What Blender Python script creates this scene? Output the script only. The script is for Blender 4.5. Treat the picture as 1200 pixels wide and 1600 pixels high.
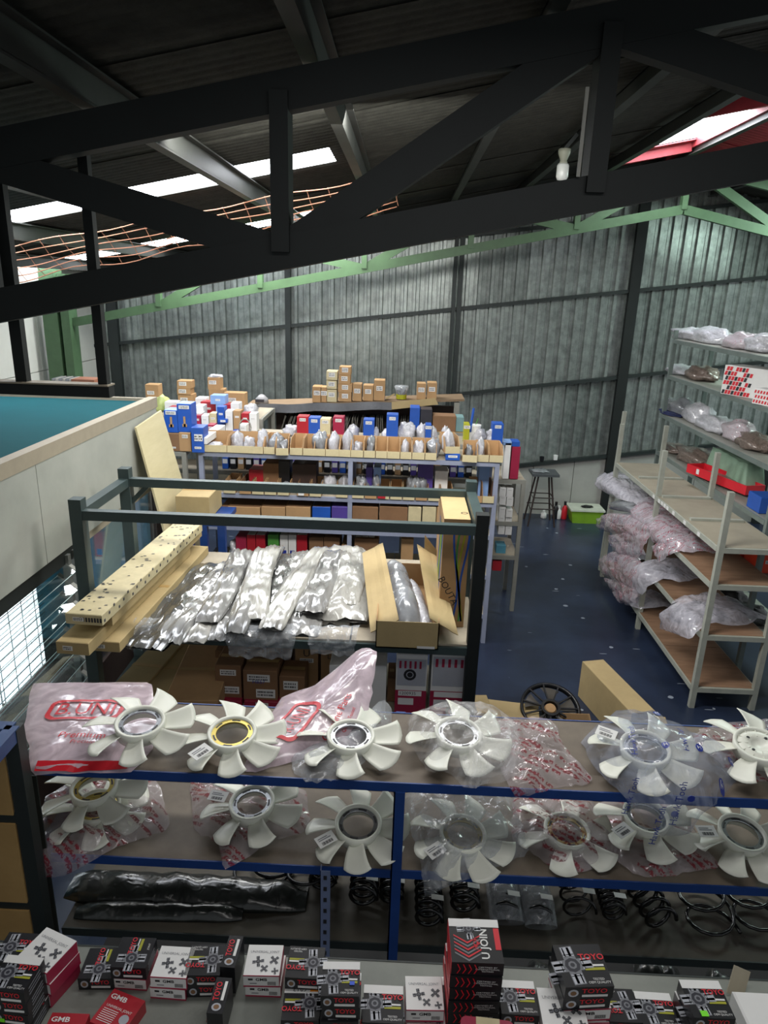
import bpy, math, random
from mathutils import Vector, Matrix, noise
from mathutils.bvhtree import BVHTree
R = math.radians; PI = math.pi
for o in list(bpy.data.objects): bpy.data.objects.remove(o)
SC = bpy.context.scene; COL = SC.collection
rnd = random.Random(7)
# ------------------------------------------------------------------ camera (calibrated from the photograph's vanishing points)
F = 1090.0; EYE = 3.2
_y = Vector((35, -348, F)).normalized(); _h = Vector((1, .032, 0))
_d = _y.cross(_h).normalized()
if _d.y < 0: _d = -_d
_z = -_d; _x = _y.cross(_z)
if _x.x < 0: _x = -_x
cam = bpy.data.cameras.new('camera'); camo = bpy.data.objects.new('camera', cam); COL.objects.link(camo)
cam.sensor_fit = 'AUTO'; cam.sensor_width = 36; cam.lens = F / 1600 * 36; cam.clip_start = .02
right = Vector((_x.x, _y.x, _z.x)); down = Vector((_x.y, _y.y, _z.y)); fwd = Vector((_x.z, _y.z, _z.z))
Mc = Matrix((right, -down, -fwd)).transposed().to_4x4(); Mc.translation = (0, 0, EYE)
camo.matrix_world = Mc; SC.camera = camo
def _ray(px, py): return right * (px - 600) + down * (py - 800) + fwd * F
def onz(px, py, z): r = _ray(px, py); return Vector((0, 0, EYE)) + r * ((z - EYE) / r.z)
def ony(px, py, y): r = _ray(px, py); return Vector((0, 0, EYE)) + r * (y / r.y)
def onx(px, py, x): r = _ray(px, py); return Vector((0, 0, EYE)) + r * (x / r.x)
# ------------------------------------------------------------------ light
def srgb(h):
    h = h.lstrip('#'); c = [int(h[i:i+2], 16) / 255 for i in (0, 2, 4)]
    return tuple(v / 12.92 if v <= .04045 else ((v + .055) / 1.055) ** 2.4 for v in c) + (1,)
w = bpy.data.worlds.new('world'); SC.world = w; w.use_nodes = True
w.node_tree.nodes['Background'].inputs[0].default_value = srgb('#e6ecf0'); w.node_tree.nodes['Background'].inputs[1].default_value = .3
def area(name, loc, size, power, col, rot=(0, 0, 0)):
    l = bpy.data.lights.new(name, 'AREA'); l.shape = 'RECTANGLE'; l.size, l.size_y = size; l.energy = power; l.color = col
    o = bpy.data.objects.new(name, l); COL.objects.link(o); o.location = loc; o.rotation_euler = rot; return o
area('fill_light_middle', (0, 4.0, 4.0), (2.6, .5), 125, (1, .98, .94), (R(28), 0, 0))  # unseen fill lamp added to brighten the back racks
area('roof_light_back', (-1.6, 8.3, 3.75), (2.4, .5), 80, (1, .98, .94), (0, R(-11), 0))
area('roof_light_right', (4.9, 7.6, 4.2), (1.2, 1.6), 90, (.78, 1, .9), (0, R(20), 0))
area('fill_light_mezzanine', (-.6, -.6, 4.0), (2.2, .6), 14, (1, .97, .95))  # unseen lamp added for light from the camera side
area('fill_light_shelf', (.2, 1.5, 4.1), (2.5, .4), 22, (1, .98, .97))  # unseen fill lamp added above the fan shelves to brighten them
SC.view_settings.view_transform = 'Standard'; SC.view_settings.look = 'None'; SC.view_settings.gamma = 1
SC.view_settings.use_curve_mapping = False; SC.view_settings.exposure = 0.3
SKY_E = 13.0
# ------------------------------------------------------------------ materials
MATS = {}
def mat(name, col, rough=.55, metal=0, var=.12, scale=6, bump=0, bscale=40, col2=None, emit=0, coat=0, stretch=None, spec=.5):
    if name in MATS: return MATS[name]
    m = bpy.data.materials.new(name); m.use_nodes = True; nt = m.node_tree; N = nt.nodes; L = nt.links
    b = N['Principled BSDF']; b.inputs['Roughness'].default_value = rough; b.inputs['Metallic'].default_value = metal
    b.inputs['Specular IOR Level'].default_value = spec
    if coat: b.inputs['Coat Weight'].default_value = coat; b.inputs['Coat Roughness'].default_value = .12
    c = srgb(col)
    tc = N.new('ShaderNodeTexCoord'); src = tc.outputs['Object']
    if stretch:
        mp = N.new('ShaderNodeMapping'); mp.inputs['Scale'].default_value = stretch; L.new(src, mp.inputs[0]); src = mp.outputs[0]
    nz = N.new('ShaderNodeTexNoise'); nz.inputs['Scale'].default_value = scale; nz.inputs['Detail'].default_value = 6; nz.inputs['Roughness'].default_value = .65
    L.new(src, nz.inputs['Vector'])
    rp = N.new('ShaderNodeValToRGB'); e = rp.color_ramp.elements
    e[0].position = .32; e[1].position = .68
    c2 = srgb(col2) if col2 else tuple(min(1, v * (1 + var)) for v in c[:3]) + (1,)
    e[0].color = tuple(v * (1 - var) for v in c[:3]) + (1,) if not col2 else c; e[1].color = c2
    L.new(nz.outputs['Fac'], rp.inputs[0]); L.new(rp.outputs[0], b.inputs['Base Color'])
    if bump:
        n2 = N.new('ShaderNodeTexNoise'); n2.inputs['Scale'].default_value = bscale; n2.inputs['Detail'].default_value = 5; L.new(src, n2.inputs['Vector'])
        bp = N.new('ShaderNodeBump'); bp.inputs['Strength'].default_value = bump; bp.inputs['Distance'].default_value = .01
        if coat and bump > .45:
            n2.noise_type = 'RIDGED_MULTIFRACTAL'; n2.normalize = True; n2.inputs['Scale'].default_value = bscale * .5; n2.inputs['Distortion'].default_value = .8; n2.inputs['Detail'].default_value = 3; bp.inputs['Distance'].default_value = .006
        L.new(n2.outputs['Fac'], bp.inputs['Height']); L.new(bp.outputs[0], b.inputs['Normal'])
    if emit:
        b.inputs['Emission Color'].default_value = c; b.inputs['Emission Strength'].default_value = emit
    MATS[name] = m; return m
def film(name, tint='#ffffff', op=.25, rough=.12, bscale=22, bump=.8, prt=None, pscale=9, prot=.6):
    """thin plastic film: transparent layer under a glossy crinkled one, optional printed text-like dashes"""
    if name in MATS: return MATS[name]
    m = bpy.data.materials.new(name); m.use_nodes = True; nt = m.node_tree; N = nt.nodes; L = nt.links
    b = N['Principled BSDF']; b.inputs['Roughness'].default_value = rough; b.inputs['Base Color'].default_value = srgb(tint); b.inputs['Specular IOR Level'].default_value = .8
    out = N['Material Output']; tr = N.new('ShaderNodeBsdfTransparent'); tr.inputs[0].default_value = (.97, .97, .98, 1)
    mx = N.new('ShaderNodeMixShader'); tc = N.new('ShaderNodeTexCoord')
    n1 = N.new('ShaderNodeTexNoise'); n1.inputs['Scale'].default_value = bscale; n1.inputs['Detail'].default_value = 4; n1.inputs['Distortion'].default_value = .8; n1.noise_type = 'RIDGED_MULTIFRACTAL'; n1.normalize = True; n1.inputs['Scale'].default_value = bscale * .6
    L.new(tc.outputs['Object'], n1.inputs['Vector'])
    bp = N.new('ShaderNodeBump'); bp.inputs['Strength'].default_value = bump; bp.inputs['Distance'].default_value = .012
    L.new(n1.outputs['Fac'], bp.inputs['Height']); L.new(bp.outputs[0], b.inputs['Normal'])
    mr = N.new('ShaderNodeMapRange'); mr.inputs[1].default_value = .3; mr.inputs[2].default_value = .75
    mr.inputs[3].default_value = max(0, op - .13); mr.inputs[4].default_value = min(1, op + .22)
    n3 = N.new('ShaderNodeTexNoise'); n3.inputs['Scale'].default_value = 10; n3.inputs['Detail'].default_value = 6; n3.inputs['Distortion'].default_value = 2
    L.new(tc.outputs['Object'], n3.inputs['Vector']); L.new(n3.outputs['Fac'], mr.inputs[0])
    fac = mr.outputs[0]
    if prt:
        mp = N.new('ShaderNodeMapping'); mp.inputs['Rotation'].default_value = (0, 0, prot); L.new(tc.outputs['Object'], mp.inputs[0])
        br = N.new('ShaderNodeTexBrick'); br.inputs['Scale'].default_value = pscale; br.inputs['Mortar Size'].default_value = .028; br.inputs['Mortar Smooth'].default_value = 0
        br.inputs['Color1'].default_value = (0, 0, 0, 1); br.inputs['Color2'].default_value = (1, 1, 1, 1); br.inputs['Mortar'].default_value = (0, 0, 0, 1); br.inputs['Bias'].default_value = 0
        br.inputs['Brick Width'].default_value = .62; br.inputs['Row Height'].default_value = .13; br.offset = .37
        L.new(mp.outputs[0], br.inputs['Vector'])
        n2 = N.new('ShaderNodeTexNoise'); n2.inputs['Scale'].default_value = 130; n2.inputs['Detail'].default_value = 0; L.new(tc.outputs['Object'], n2.inputs['Vector'])
        g = N.new('ShaderNodeMath'); g.operation = 'GREATER_THAN'; g.inputs[1].default_value = .44; L.new(n2.outputs['Fac'], g.inputs[0])
        g2 = N.new('ShaderNodeMath'); g2.operation = 'GREATER_THAN'; g2.inputs[1].default_value = .6; L.new(br.outputs['Color'], g2.inputs[0])
        mu = N.new('ShaderNodeMath'); mu.operation = 'MULTIPLY'; L.new(g.outputs[0], mu.inputs[0]); L.new(g2.outputs[0], mu.inputs[1])
        mc = N.new('ShaderNodeMix'); mc.data_type = 'RGBA'; mc.inputs[6].default_value = srgb(tint); mc.inputs[7].default_value = srgb(prt)
        L.new(mu.outputs[0], mc.inputs[0]); L.new(mc.outputs[2], b.inputs['Base Color'])
        ma = N.new('ShaderNodeMath'); ma.operation = 'MAXIMUM'; L.new(mu.outputs[0], ma.inputs[0]); L.new(fac, ma.inputs[1])
        ms = N.new('ShaderNodeMath'); ms.operation = 'MULTIPLY'; ms.inputs[1].default_value = .68; L.new(ma.outputs[0], ms.inputs[0]); fac = ms.outputs[0]
    L.new(fac, mx.inputs[0]); L.new(tr.outputs[0], mx.inputs[1]); L.new(b.outputs[0], mx.inputs[2]); L.new(mx.outputs[0], out.inputs[0])
    MATS[name] = m; return m
def M_floor():
    m = mat('blue_floor_paint', '#1c2333', .3, var=.35, scale=1.3, bump=.05, bscale=14, col2='#2b364c')
    nt = m.node_tree; N = nt.nodes; L = nt.links; b = N['Principled BSDF']; rp = [n for n in N if n.type == 'VALTORGB'][0]
    tc = N.new('ShaderNodeTexCoord')
    v = N.new('ShaderNodeTexVoronoi'); v.inputs['Scale'].default_value = 3.4; v.inputs['Randomness'].default_value = 1; L.new(tc.outputs['Object'], v.inputs['Vector'])
    n = N.new('ShaderNodeTexNoise'); n.inputs['Scale'].default_value = 9; n.inputs['Detail'].default_value = 8; L.new(tc.outputs['Object'], n.inputs['Vector'])
    a = N.new('ShaderNodeMath'); a.operation = 'MULTIPLY_ADD'; a.inputs[1].default_value = .22; L.new(n.outputs['Fac'], a.inputs[0]); L.new(v.outputs['Distance'], a.inputs[2])
    lt = N.new('ShaderNodeMath'); lt.operation = 'LESS_THAN'; lt.inputs[1].default_value = .172; L.new(a.outputs[0], lt.inputs[0])
    # long scratches
    mp = N.new('ShaderNodeMapping'); mp.inputs['Scale'].default_value = (1.2, 9, 1); mp.inputs['Rotation'].default_value = (0, 0, .5); L.new(tc.outputs['Object'], mp.inputs[0])
    v2 = N.new('ShaderNodeTexVoronoi'); v2.inputs['Scale'].default_value = 1.3; L.new(mp.outputs[0], v2.inputs['Vector'])
    lt2 = N.new('ShaderNodeMath'); lt2.operation = 'LESS_THAN'; lt2.inputs[1].default_value = .06; L.new(v2.outputs['Distance'], lt2.inputs[0])
    mxx = N.new('ShaderNodeMath'); mxx.operation = 'MAXIMUM'; L.new(lt.outputs[0], mxx.inputs[0]); L.new(lt2.outputs[0], mxx.inputs[1])
    mc = N.new('ShaderNodeMix'); mc.data_type = 'RGBA'; mc.inputs[7].default_value = srgb('#8d96a3'); L.new(mxx.outputs[0], mc.inputs[0]); L.new(rp.outputs[0], mc.inputs[6]); L.new(mc.outputs[2], b.inputs['Base Color'])
    return m
floor_m = M_floor()
galv = mat('galvanised_wall', '#7c827f', .34, .6, scale=9, bump=.03, bscale=20, col2='#a3aaa6')
roof_m = mat('sooty_roof', '#25251f', .75, .1, scale=9, bump=.3, bscale=60, col2='#3a3a33')
galv2 = mat('galvanised_wall_dull', '#666c6a', .4, .5, scale=9, bump=.03, bscale=20, col2='#8d9490')
galv3 = mat('galvanised_wall_bright', '#8d9592', .3, .65, scale=9, bump=.03, bscale=20, col2='#b9c1bd')
dark_st = mat('dark_green_steel', '#222928', .5, .1, var=.15)
blk_st = mat('black_green_steel', '#101615', .65, .1, var=.15)
rack_g = mat('rack_green_grey', '#3a4848', .45, .15, var=.12)
grn_st = mat('pale_green_steel', '#435f41', .5, 0, var=.12)
prl_st = mat('purlin_steel', '#30322f', .5, .2, var=.25)
grey_st = mat('grey_blue_steel', '#8c93a8', .45, .1, var=.1)
grey_s2 = mat('warm_grey_steel', '#8a8a82', .5, .1, var=.12)
cream_st = mat('pale_rack_steel', '#a4a79c', .5, .1, var=.1, scale=10)
tall_st = mat('dull_green_grey_steel', '#6d7874', .45, .2, var=.12)
blue_st = mat('blue_painted_steel', '#1b3d7c', .4, .05, var=.12)
nblue_st = mat('navy_painted_steel', '#2a4674', .4, .05, var=.12)
tan_b = mat('brown_board', '#765a45', .6, 0, scale=4, col2='#8e7058', stretch=(1, 6, 1))
tan_l = mat('dusty_board', '#8f8676', .65, 0, scale=5, col2='#a59b88')
shade_b = mat('shade_toned_board', '#3a362f', .7, 0, scale=4, col2='#4a453b')  # third shelf's board, its colour darkened for the shade under the upper shelves
deep_shade_b = mat('deep_shade_toned_board', '#141516', .8, 0, var=.2)  # bottom shelf's board, deep shade put into a near-black colour
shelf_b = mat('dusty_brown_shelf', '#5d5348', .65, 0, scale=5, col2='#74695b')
ply = mat('pale_plywood', '#bbb08a', .6, 0, scale=2, col2='#c8bd98', stretch=(1, 1, 6))
ply_o = mat('orange_plywood', '#9a7a48', .6, 0, scale=3, col2='#b18f5a')
card = mat('cardboard', '#a6845c', .8, 0, var=.1, scale=5, bump=.1)
card_l = mat('light_cardboard', '#a8946a', .8, 0, var=.08, scale=5, bump=.08)
card_d = mat('dark_cardboard', '#7b5b3f', .8, 0, var=.12, scale=5, bump=.1)
tape = mat('packing_tape', '#a88a58', .3, 0)
white_p = mat('white_card', '#d8d8d6', .5, 0, var=.04)
cream_p = mat('cream_card', '#c0b48f', .6, 0, var=.08, scale=20)
black_p = mat('black_card', '#16161a', .35, 0, var=.2)
red_p = mat('red_card', '#a3202c', .4, 0, var=.1)
redc = mat('red_print', '#c81f2d', .4, 0, var=.03)
mag_p = mat('magenta_card', '#96203f', .4, 0, var=.08)
blue_p = mat('blue_card', '#1f4fa5', .45, 0, var=.1)
lblue_p = mat('pale_blue_card', '#7f9fd0', .45, 0, var=.1)
purp_p = mat('purple_card', '#4a3a86', .5, 0, var=.1)
grn_p = mat('green_print', '#4a8a3c', .5, 0, var=.08)
yel_p = mat('yellow_print', '#9a9a1c', .5, 0, var=.05)
ink = mat('black_ink', '#1c1c20', .5, 0, var=.02)
gink = mat('grey_ink', '#707278', .5, 0, var=.02)
bink = mat('blue_ink', '#27388f', .4, 0, var=.02)
silver = mat('printed_silver', '#b9bcc4', .3, .3, var=.06)
pdark = mat('printed_graphite', '#34343c', .35, .1, var=.2)
plas_w = mat('white_nylon', '#dcded2', .38, 0, var=.03); plas_w.node_tree.nodes['Principled BSDF'].inputs['Subsurface Weight'].default_value = 0
steel_b = mat('bright_steel', '#c4c8cc', .25, .9, var=.06)
brass_b = mat('yellow_zinc_steel', '#b8a65a', .3, .8, var=.1)
blk_pl = mat('black_plastic', '#0e0f11', .35, 0, var=.1)
spring_m = mat('black_gloss_spring', '#0b0b0c', .22, .2, var=.1, coat=.5)
teal_m = mat('teal_paint', '#12454b', .9, 0, var=.06, scale=2, spec=.1)
tealw_m = mat('teal_wall_paint', '#2f7386', .35, 0, var=.06, scale=2)
grayboard = mat('grey_painted_board', '#94978f', .55, 0, scale=2.5, col2='#a3a59d')
rim_m = mat('worn_board_edge', '#968d7a', .65, 0, scale=12, col2='#8e8574')
white_w = mat('white_wall', '#cfd0c8', .6, 0, var=.03)
lgrey_w = mat('pale_grey_panel', '#9b9a95', .6, 0, var=.06)
brown_m = mat('dark_brown', '#3a2a24', .6, 0)
table_m = mat('grey_green_table', '#70746e', .5, .1, scale=5, col2='#83867f')
red_st = mat('red_roof_paint', '#a23a40', .5, .1, var=.15)
sil_bag = mat('silvery_bag', '#7d7d7b', .25, .0, var=.35, scale=14, bump=.8, bscale=64, coat=.8, stretch=(1, .2, 1))
sil_bag2 = mat('pale_silvery_bag', '#9b9a94', .26, .0, var=.3, scale=14, bump=.8, bscale=56, coat=.8, stretch=(1, .2, 1))
sil_bag3 = mat('smoky_silvery_bag', '#4f504f', .2, .0, var=.4, scale=9, bump=.9, bscale=60, coat=.9, stretch=(1, .2, 1))
gbag = mat('grey_plastic_wrap', '#83868a', .25, .1, var=.25, scale=6, bump=.6, bscale=20, coat=.5)
wbag = mat('milky_plastic_wrap', '#b9b9bf', .28, 0, var=.25, scale=16, bump=1.0, bscale=60, coat=.6)
wbagr = mat('red_flecked_wrap', '#b5acb2', .3, 0, scale=26, bump=1.0, bscale=60, coat=.6, col2='#b5acb2')
_rp = [n for n in wbagr.node_tree.nodes if n.type == 'VALTORGB'][0].color_ramp; _rp.elements[1].position = .6; _e = _rp.elements.new(.66); _e.color = srgb('#b05060')
dbag = mat('dark_plastic_wrap', '#262927', .3, .0, var=.5, scale=12, bump=.8, bscale=50, coat=.4)
bbag = mat('brownish_wrap', '#75675f', .3, .1, var=.45, scale=20, bump=.9, bscale=35, coat=.5)
f_clear = film('clear_film', op=.2); f_clear2 = film('dull_clear_film', tint='#c8cdd2', op=.32)
f_pink = film('pink_tinted_film', tint='#dfcbd6', op=.62, rough=.15, bscale=14, bump=.5)
f_red = film('red_printed_film', tint='#d8ccd0', op=.38, prt='#943040', pscale=6, prot=.55)
f_blue = film('blue_tinted_film', tint='#b4bed2', op=.26, bump=.5)
f_milk = film('milky_film', tint='#d4d2dc', op=.5)
f_milk2 = film('thick_milky_film', tint='#c9c7d0', op=.7, bump=1.0, bscale=40)
f_milkr = film('milky_red_film', tint='#d4ccd4', op=.66, prt='#b04a60', pscale=11, prot=.3)
def glass():
    m = bpy.data.materials.new('louvre_glass'); m.use_nodes = True; N = m.node_tree.nodes; L = m.node_tree.links; out = N['Material Output']
    N.remove(N['Principled BSDF']); tr = N.new('ShaderNodeBsdfTransparent'); tr.inputs[0].default_value = (.93, .97, .97, 1)
    gl = N.new('ShaderNodeBsdfGlossy'); gl.inputs['Roughness'].default_value = .02; lw = N.new('ShaderNodeLayerWeight'); lw.inputs[0].default_value = .5; fr = N.new('ShaderNodeMapRange'); fr.inputs[3].default_value = .05; fr.inputs[4].default_value = .55; L.new(lw.outputs['Facing'], fr.inputs[0])
    mx = N.new('ShaderNodeMixShader'); L.new(fr.outputs[0], mx.inputs[0]); L.new(tr.outputs[0], mx.inputs[1]); L.new(gl.outputs[0], mx.inputs[2]); L.new(mx.outputs[0], out.inputs[0]); return m
glass_m = glass()
def emis(name, col, s):
    m = bpy.data.materials.new(name); m.use_nodes = True; N = m.node_tree.nodes; b = N['Principled BSDF']
    b.inputs['Base Color'].default_value = srgb(col); b.inputs['Emission Color'].default_value = srgb(col); b.inputs['Emission Strength'].default_value = s; return m
sky_m = emis('daylit_roof_sheet', '#f4f8ff', SKY_E)
glow_m = emis('reflection_glow_pane', '#eef4fa', 3.5)  # glow stands in for skylight reflections in the louvre glass
# ------------------------------------------------------------------ mesh helpers
class MB:
    def __init__(s): s.v = []; s.f = []; s.m = []; s.mats = []
    def mi(s, m):
        if m not in s.mats: s.mats.append(m)
        return s.mats.index(m)
    def poly(s, pts, m):
        n = len(s.v); s.v += [Vector(p) for p in pts]; s.f.append(tuple(range(n, n + len(pts)))); s.m.append(s.mi(m)); return s
    def hexa(s, p, m):      # p: 4 bottom + 4 top, ccw
        n = len(s.v); s.v += [Vector(q) for q in p]; k = s.mi(m)
        for q in ((3, 2, 1, 0), (4, 5, 6, 7), (0, 1, 5, 4), (1, 2, 6, 5), (2, 3, 7, 6), (3, 0, 4, 7)): s.f.append(tuple(n + i for i in q)); s.m.append(k)
        return s
    def box(s, x0, x1, y0, y1, z0, z1, m, T=None):
        p = [(x0, y0, z0), (x1, y0, z0), (x1, y1, z0), (x0, y1, z0), (x0, y0, z1), (x1, y0, z1), (x1, y1, z1), (x0, y1, z1)]
        if T is not None: p = [T @ Vector(q) for q in p]
        return s.hexa(p, m)
    def bar(s, a, b, wx, wy, m, up=Vector((0, 0, 1))):   # rectangular bar between two points
        a = Vector(a); b = Vector(b); d = (b - a).normalized()
        if abs(d.dot(up)) > .98: up = Vector((0, 1, 0))
        sx = d.cross(up).normalized() * wx / 2; sy = sx.cross(d).normalized() * wy / 2
        return s.hexa([a - sx - sy, a + sx - sy, a + sx + sy, a - sx + sy, b - sx - sy, b + sx - sy, b + sx + sy, b - sx + sy], m)
    def tube(s, pts, r, m, n=6, cap=True):
        pts = [Vector(p) for p in pts]; k = s.mi(m); base = len(s.v); prev = None
        for i, p in enumerate(pts):
            d = (pts[min(i + 1, len(pts) - 1)] - pts[max(i - 1, 0)]).normalized()
            if prev is None: u = d.cross(Vector((0, 0, 1)) if abs(d.z) < .9 else Vector((1, 0, 0))).normalized()
            else: u = (prev - d * prev.dot(d)).normalized()
            prev = u; v2 = d.cross(u); rr = r[i] if isinstance(r, (list, tuple)) else r
            for j in range(n): a = 2 * PI * j / n; s.v.append(p + u * math.cos(a) * rr + v2 * math.sin(a) * rr)
        for i in range(len(pts) - 1):
            for j in range(n):
                a = base + i * n + j; b = base + i * n + (j + 1) % n; s.f.append((a, b, b + n, a + n)); s.m.append(k)
        if cap:
            s.f.append(tuple(base + j for j in range(n))[::-1]); s.m.append(k); e = base + (len(pts) - 1) * n; s.f.append(tuple(e + j for j in range(n))); s.m.append(k)
        return s
    def lathe(s, prof, m, n=24, c=(0, 0, 0), close=False):
        k = s.mi(m); base = len(s.v); c = Vector(c)
        for (r, z) in prof:
            for j in range(n): a = 2 * PI * j / n; s.v.append(c + Vector((r * math.cos(a), r * math.sin(a), z)))
        P = len(prof)
        for i in range(P if close else P - 1):
            for j in range(n):
                a = base + i * n + j; b = base + i * n + (j + 1) % n; i2 = (i + 1) % P; c2 = base + i2 * n + (j + 1) % n; d = base + i2 * n + j
                s.f.append((a, b, c2, d)); s.m.append(k)
        return s
    def grid(s, fn, nu, nv, m, wrap=False):
        k = s.mi(m); base = len(s.v)
        for i in range(nu + 1):
            for j in range(nv + (0 if wrap else 1)): s.v.append(Vector(fn(i / nu, j / nv)))
        W = nv + (0 if wrap else 1)
        for i in range(nu):
            for j in range(nv): a = base + i * W + j; b = base + i * W + (j + 1) % W; s.f.append((a, b, b + W, a + W)); s.m.append(k)
        return s
    def build(s, name, parent=None, org=None, smooth=False, T=None):
        me = bpy.data.meshes.new(name)
        vs = s.v
        if org is not None: vs = [v - Vector(org) for v in vs]
        if T is not None: vs = [T @ v for v in vs]
        me.from_pydata([tuple(v) for v in vs], [], s.f)
        for m in s.mats: me.materials.append(m)
        me.polygons.foreach_set('material_index', s.m)
        if smooth: me.polygons.foreach_set('use_smooth', [True] * len(s.f))
        me.update(); o = bpy.data.objects.new(name, me); COL.objects.link(o)
        if parent: o.parent = parent
        elif org is not None: o.location = org
        return o
def tag(o, label=None, cat=None, group=None, kind=None):
    if label: o['label'] = label
    if cat: o['category'] = cat
    if group: o['group'] = group
    if kind: o['kind'] = kind
    return o
def thing(name, label, cat, loc, rz=0, group=None, rx=0, ry=0):
    o = bpy.data.objects.new(name, None); COL.objects.link(o); o.location = loc; o.rotation_euler = (rx, ry, rz); o.empty_display_size = .05
    return tag(o, label, cat, group)
def kids(o): return KID.get(o.name, [])
def copy_tree(o, parent=None):
    c = o.copy(); COL.objects.link(c)
    if parent: c.parent = parent
    for ch in [x for x in o.children]: copy_tree(ch, c)
    return c
_T = {}
def text(s, size, m, parent, loc, rot=(0, 0, 0), sx=1, name='lettering', bold=0):
    key = (s, m.name, bold)
    if key not in _T:
        cu = bpy.data.curves.new('t', 'FONT'); cu.body = s; cu.size = 1; cu.align_x = 'CENTER'; cu.align_y = 'CENTER'; cu.resolution_u = 2; cu.offset = bold
        to = bpy.data.objects.new('t', cu); COL.objects.link(to); bpy.context.view_layer.update()
        me = bpy.data.meshes.new_from_object(to.evaluated_get(bpy.context.evaluated_depsgraph_get())); bpy.data.objects.remove(to)
        me.materials.clear(); me.materials.append(m); _T[key] = me
    o = bpy.data.objects.new(name, _T[key]); COL.objects.link(o); o.parent = parent; o.location = loc; o.rotation_euler = rot; o.scale = (size * sx, size, size); return o
ORD = ['first', 'second', 'third', 'fourth', 'fifth', 'sixth', 'seventh', 'eighth', 'ninth', 'tenth', 'eleventh', 'twelfth', 'thirteenth', 'fourteenth', 'fifteenth', 'sixteenth', 'seventeenth', 'eighteenth', 'nineteenth', 'twentieth',
       'twenty-first', 'twenty-second', 'twenty-third', 'twenty-fourth', 'twenty-fifth', 'twenty-sixth', 'twenty-seventh', 'twenty-eighth', 'twenty-ninth', 'thirtieth', 'thirty-first', 'thirty-second']
# ------------------------------------------------------------------ setting: floor, walls, roof
def roofz(x): return 4.2 + .2 * x if x < 3.07 else 4.2 + .2 * 3.07 - .2 * (x - 3.07)
fl = MB().box(-6.5, 7, -2, 12, -.1, 0, floor_m).build('floor'); tag(fl, kind='structure')
YW = 10.25
wall = bpy.data.objects.new('wall_back', None); COL.objects.link(wall); wall.location = (0, YW, 0); tag(wall, kind='structure')
def zb(x): return max(.02, .50 + .145 * x)
def zg1(x): return 1.665 + .14 * x
def zg2(x): return 2.87 + .13 * x
def rib_profile(x0, wd=.686):
    pts = []
    for k in range(4):
        a = x0 + k * wd / 4; pts += [(a, 0), (a + .010, -.05), (a + .052, -.05), (a + .062, 0), (a + .12, 0), (a + .125, -.006), (a + .135, -.006), (a + .14, 0)]
    pts.append((x0 + wd, 0)); return pts
def wall_sheet(x0, f0, f1, dy):
    b = MB(); pr = rib_profile(x0); k = b.mi(rnd.choice((galv, galv, galv2, galv3))); pass
    for (x, d) in pr: b.v += [Vector((x, d + dy, f0(x))), Vector((x, d + dy, f1(x)))]
    for i in range(len(pr) - 1): b.f.append((2 * i, 2 * i + 2, 2 * i + 3, 2 * i + 1)); b.m.append(k)
    return b.build('wall_sheet', wall)
for i in range(16):
    x0 = -4.5 + i * .686
    for (f0, f1, dy) in ((zb, lambda x: zg1(x) + .02, 0), (lambda x: max(zg1(x) - .02, zb(x)), lambda x: zg2(x) + .02, .006), (lambda x: zg2(x) - .02, lambda x: roofz(x) + .02, .012)):
        wall_sheet(x0, f0, f1, dy + .02 + .003 * (i % 2))
bk = MB()
bk.poly([(-4.6, .1, -.1), (6.6, .1, -.1), (6.6, .1, 4.3), (3.07, .1, 4.85), (-4.6, .1, 3.3)], dark_st); bk.build('wall_backing', wall)
for i in range(14):   # pale plinth panels under the sheeting
    x = -2.2 + i * .6; b = MB(); b.hexa([(x + .004, -.05, 0), (x + .596, -.05, 0), (x + .596, .05, 0), (x + .004, .05, 0), (x + .004, -.05, zb(x)), (x + .596, -.05, zb(x + .6)), (x + .596, .05, zb(x + .6)), (x + .004, .05, zb(x))], lgrey_w)
    b.build('plinth_panel', wall)
for nm, fn in (('girt', zb), ('girt', zg1), ('girt', zg2), ('girt', lambda x: roofz(x) - .12 if x < 3.07 else roofz(3.07) - .12)):
    b = MB(); b.bar((-4.5 if fn is not zb else -2, -.08, fn(-4.5 if fn is not zb else -2)), (6.4, -.08, fn(6.4)), .07, .045, dark_st); b.build(nm, wall)
for x, m, wd in ((-4.15, dark_st, .14), (-1.65, dark_st, .075), (.74, dark_st, .06), (.66, dark_st, .05), (3.12, blk_st, .14), (5.4, dark_st, .1)):
    b = MB(); b.box(x - wd / 2, x + wd / 2, -.14, -.06, 0, roofz(x) - .03, m); b.build('wall_post', wall)
# left wall, white panels
wl = bpy.data.objects.new('wall_left', None); COL.objects.link(wl); wl.location = (-4.45, 0, 0); tag(wl, kind='structure')
for j, (z0, z1) in enumerate(((0, 1.2), (1.21, 2.1), (2.11, 2.86), (2.87, 3.4))):
    for i in range(7):
        y = -1 + i * 1.6; MB().box(-.06, 0, y + .004, y + 1.596, z0, z1, white_w).build('wall_panel', wl)
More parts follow.
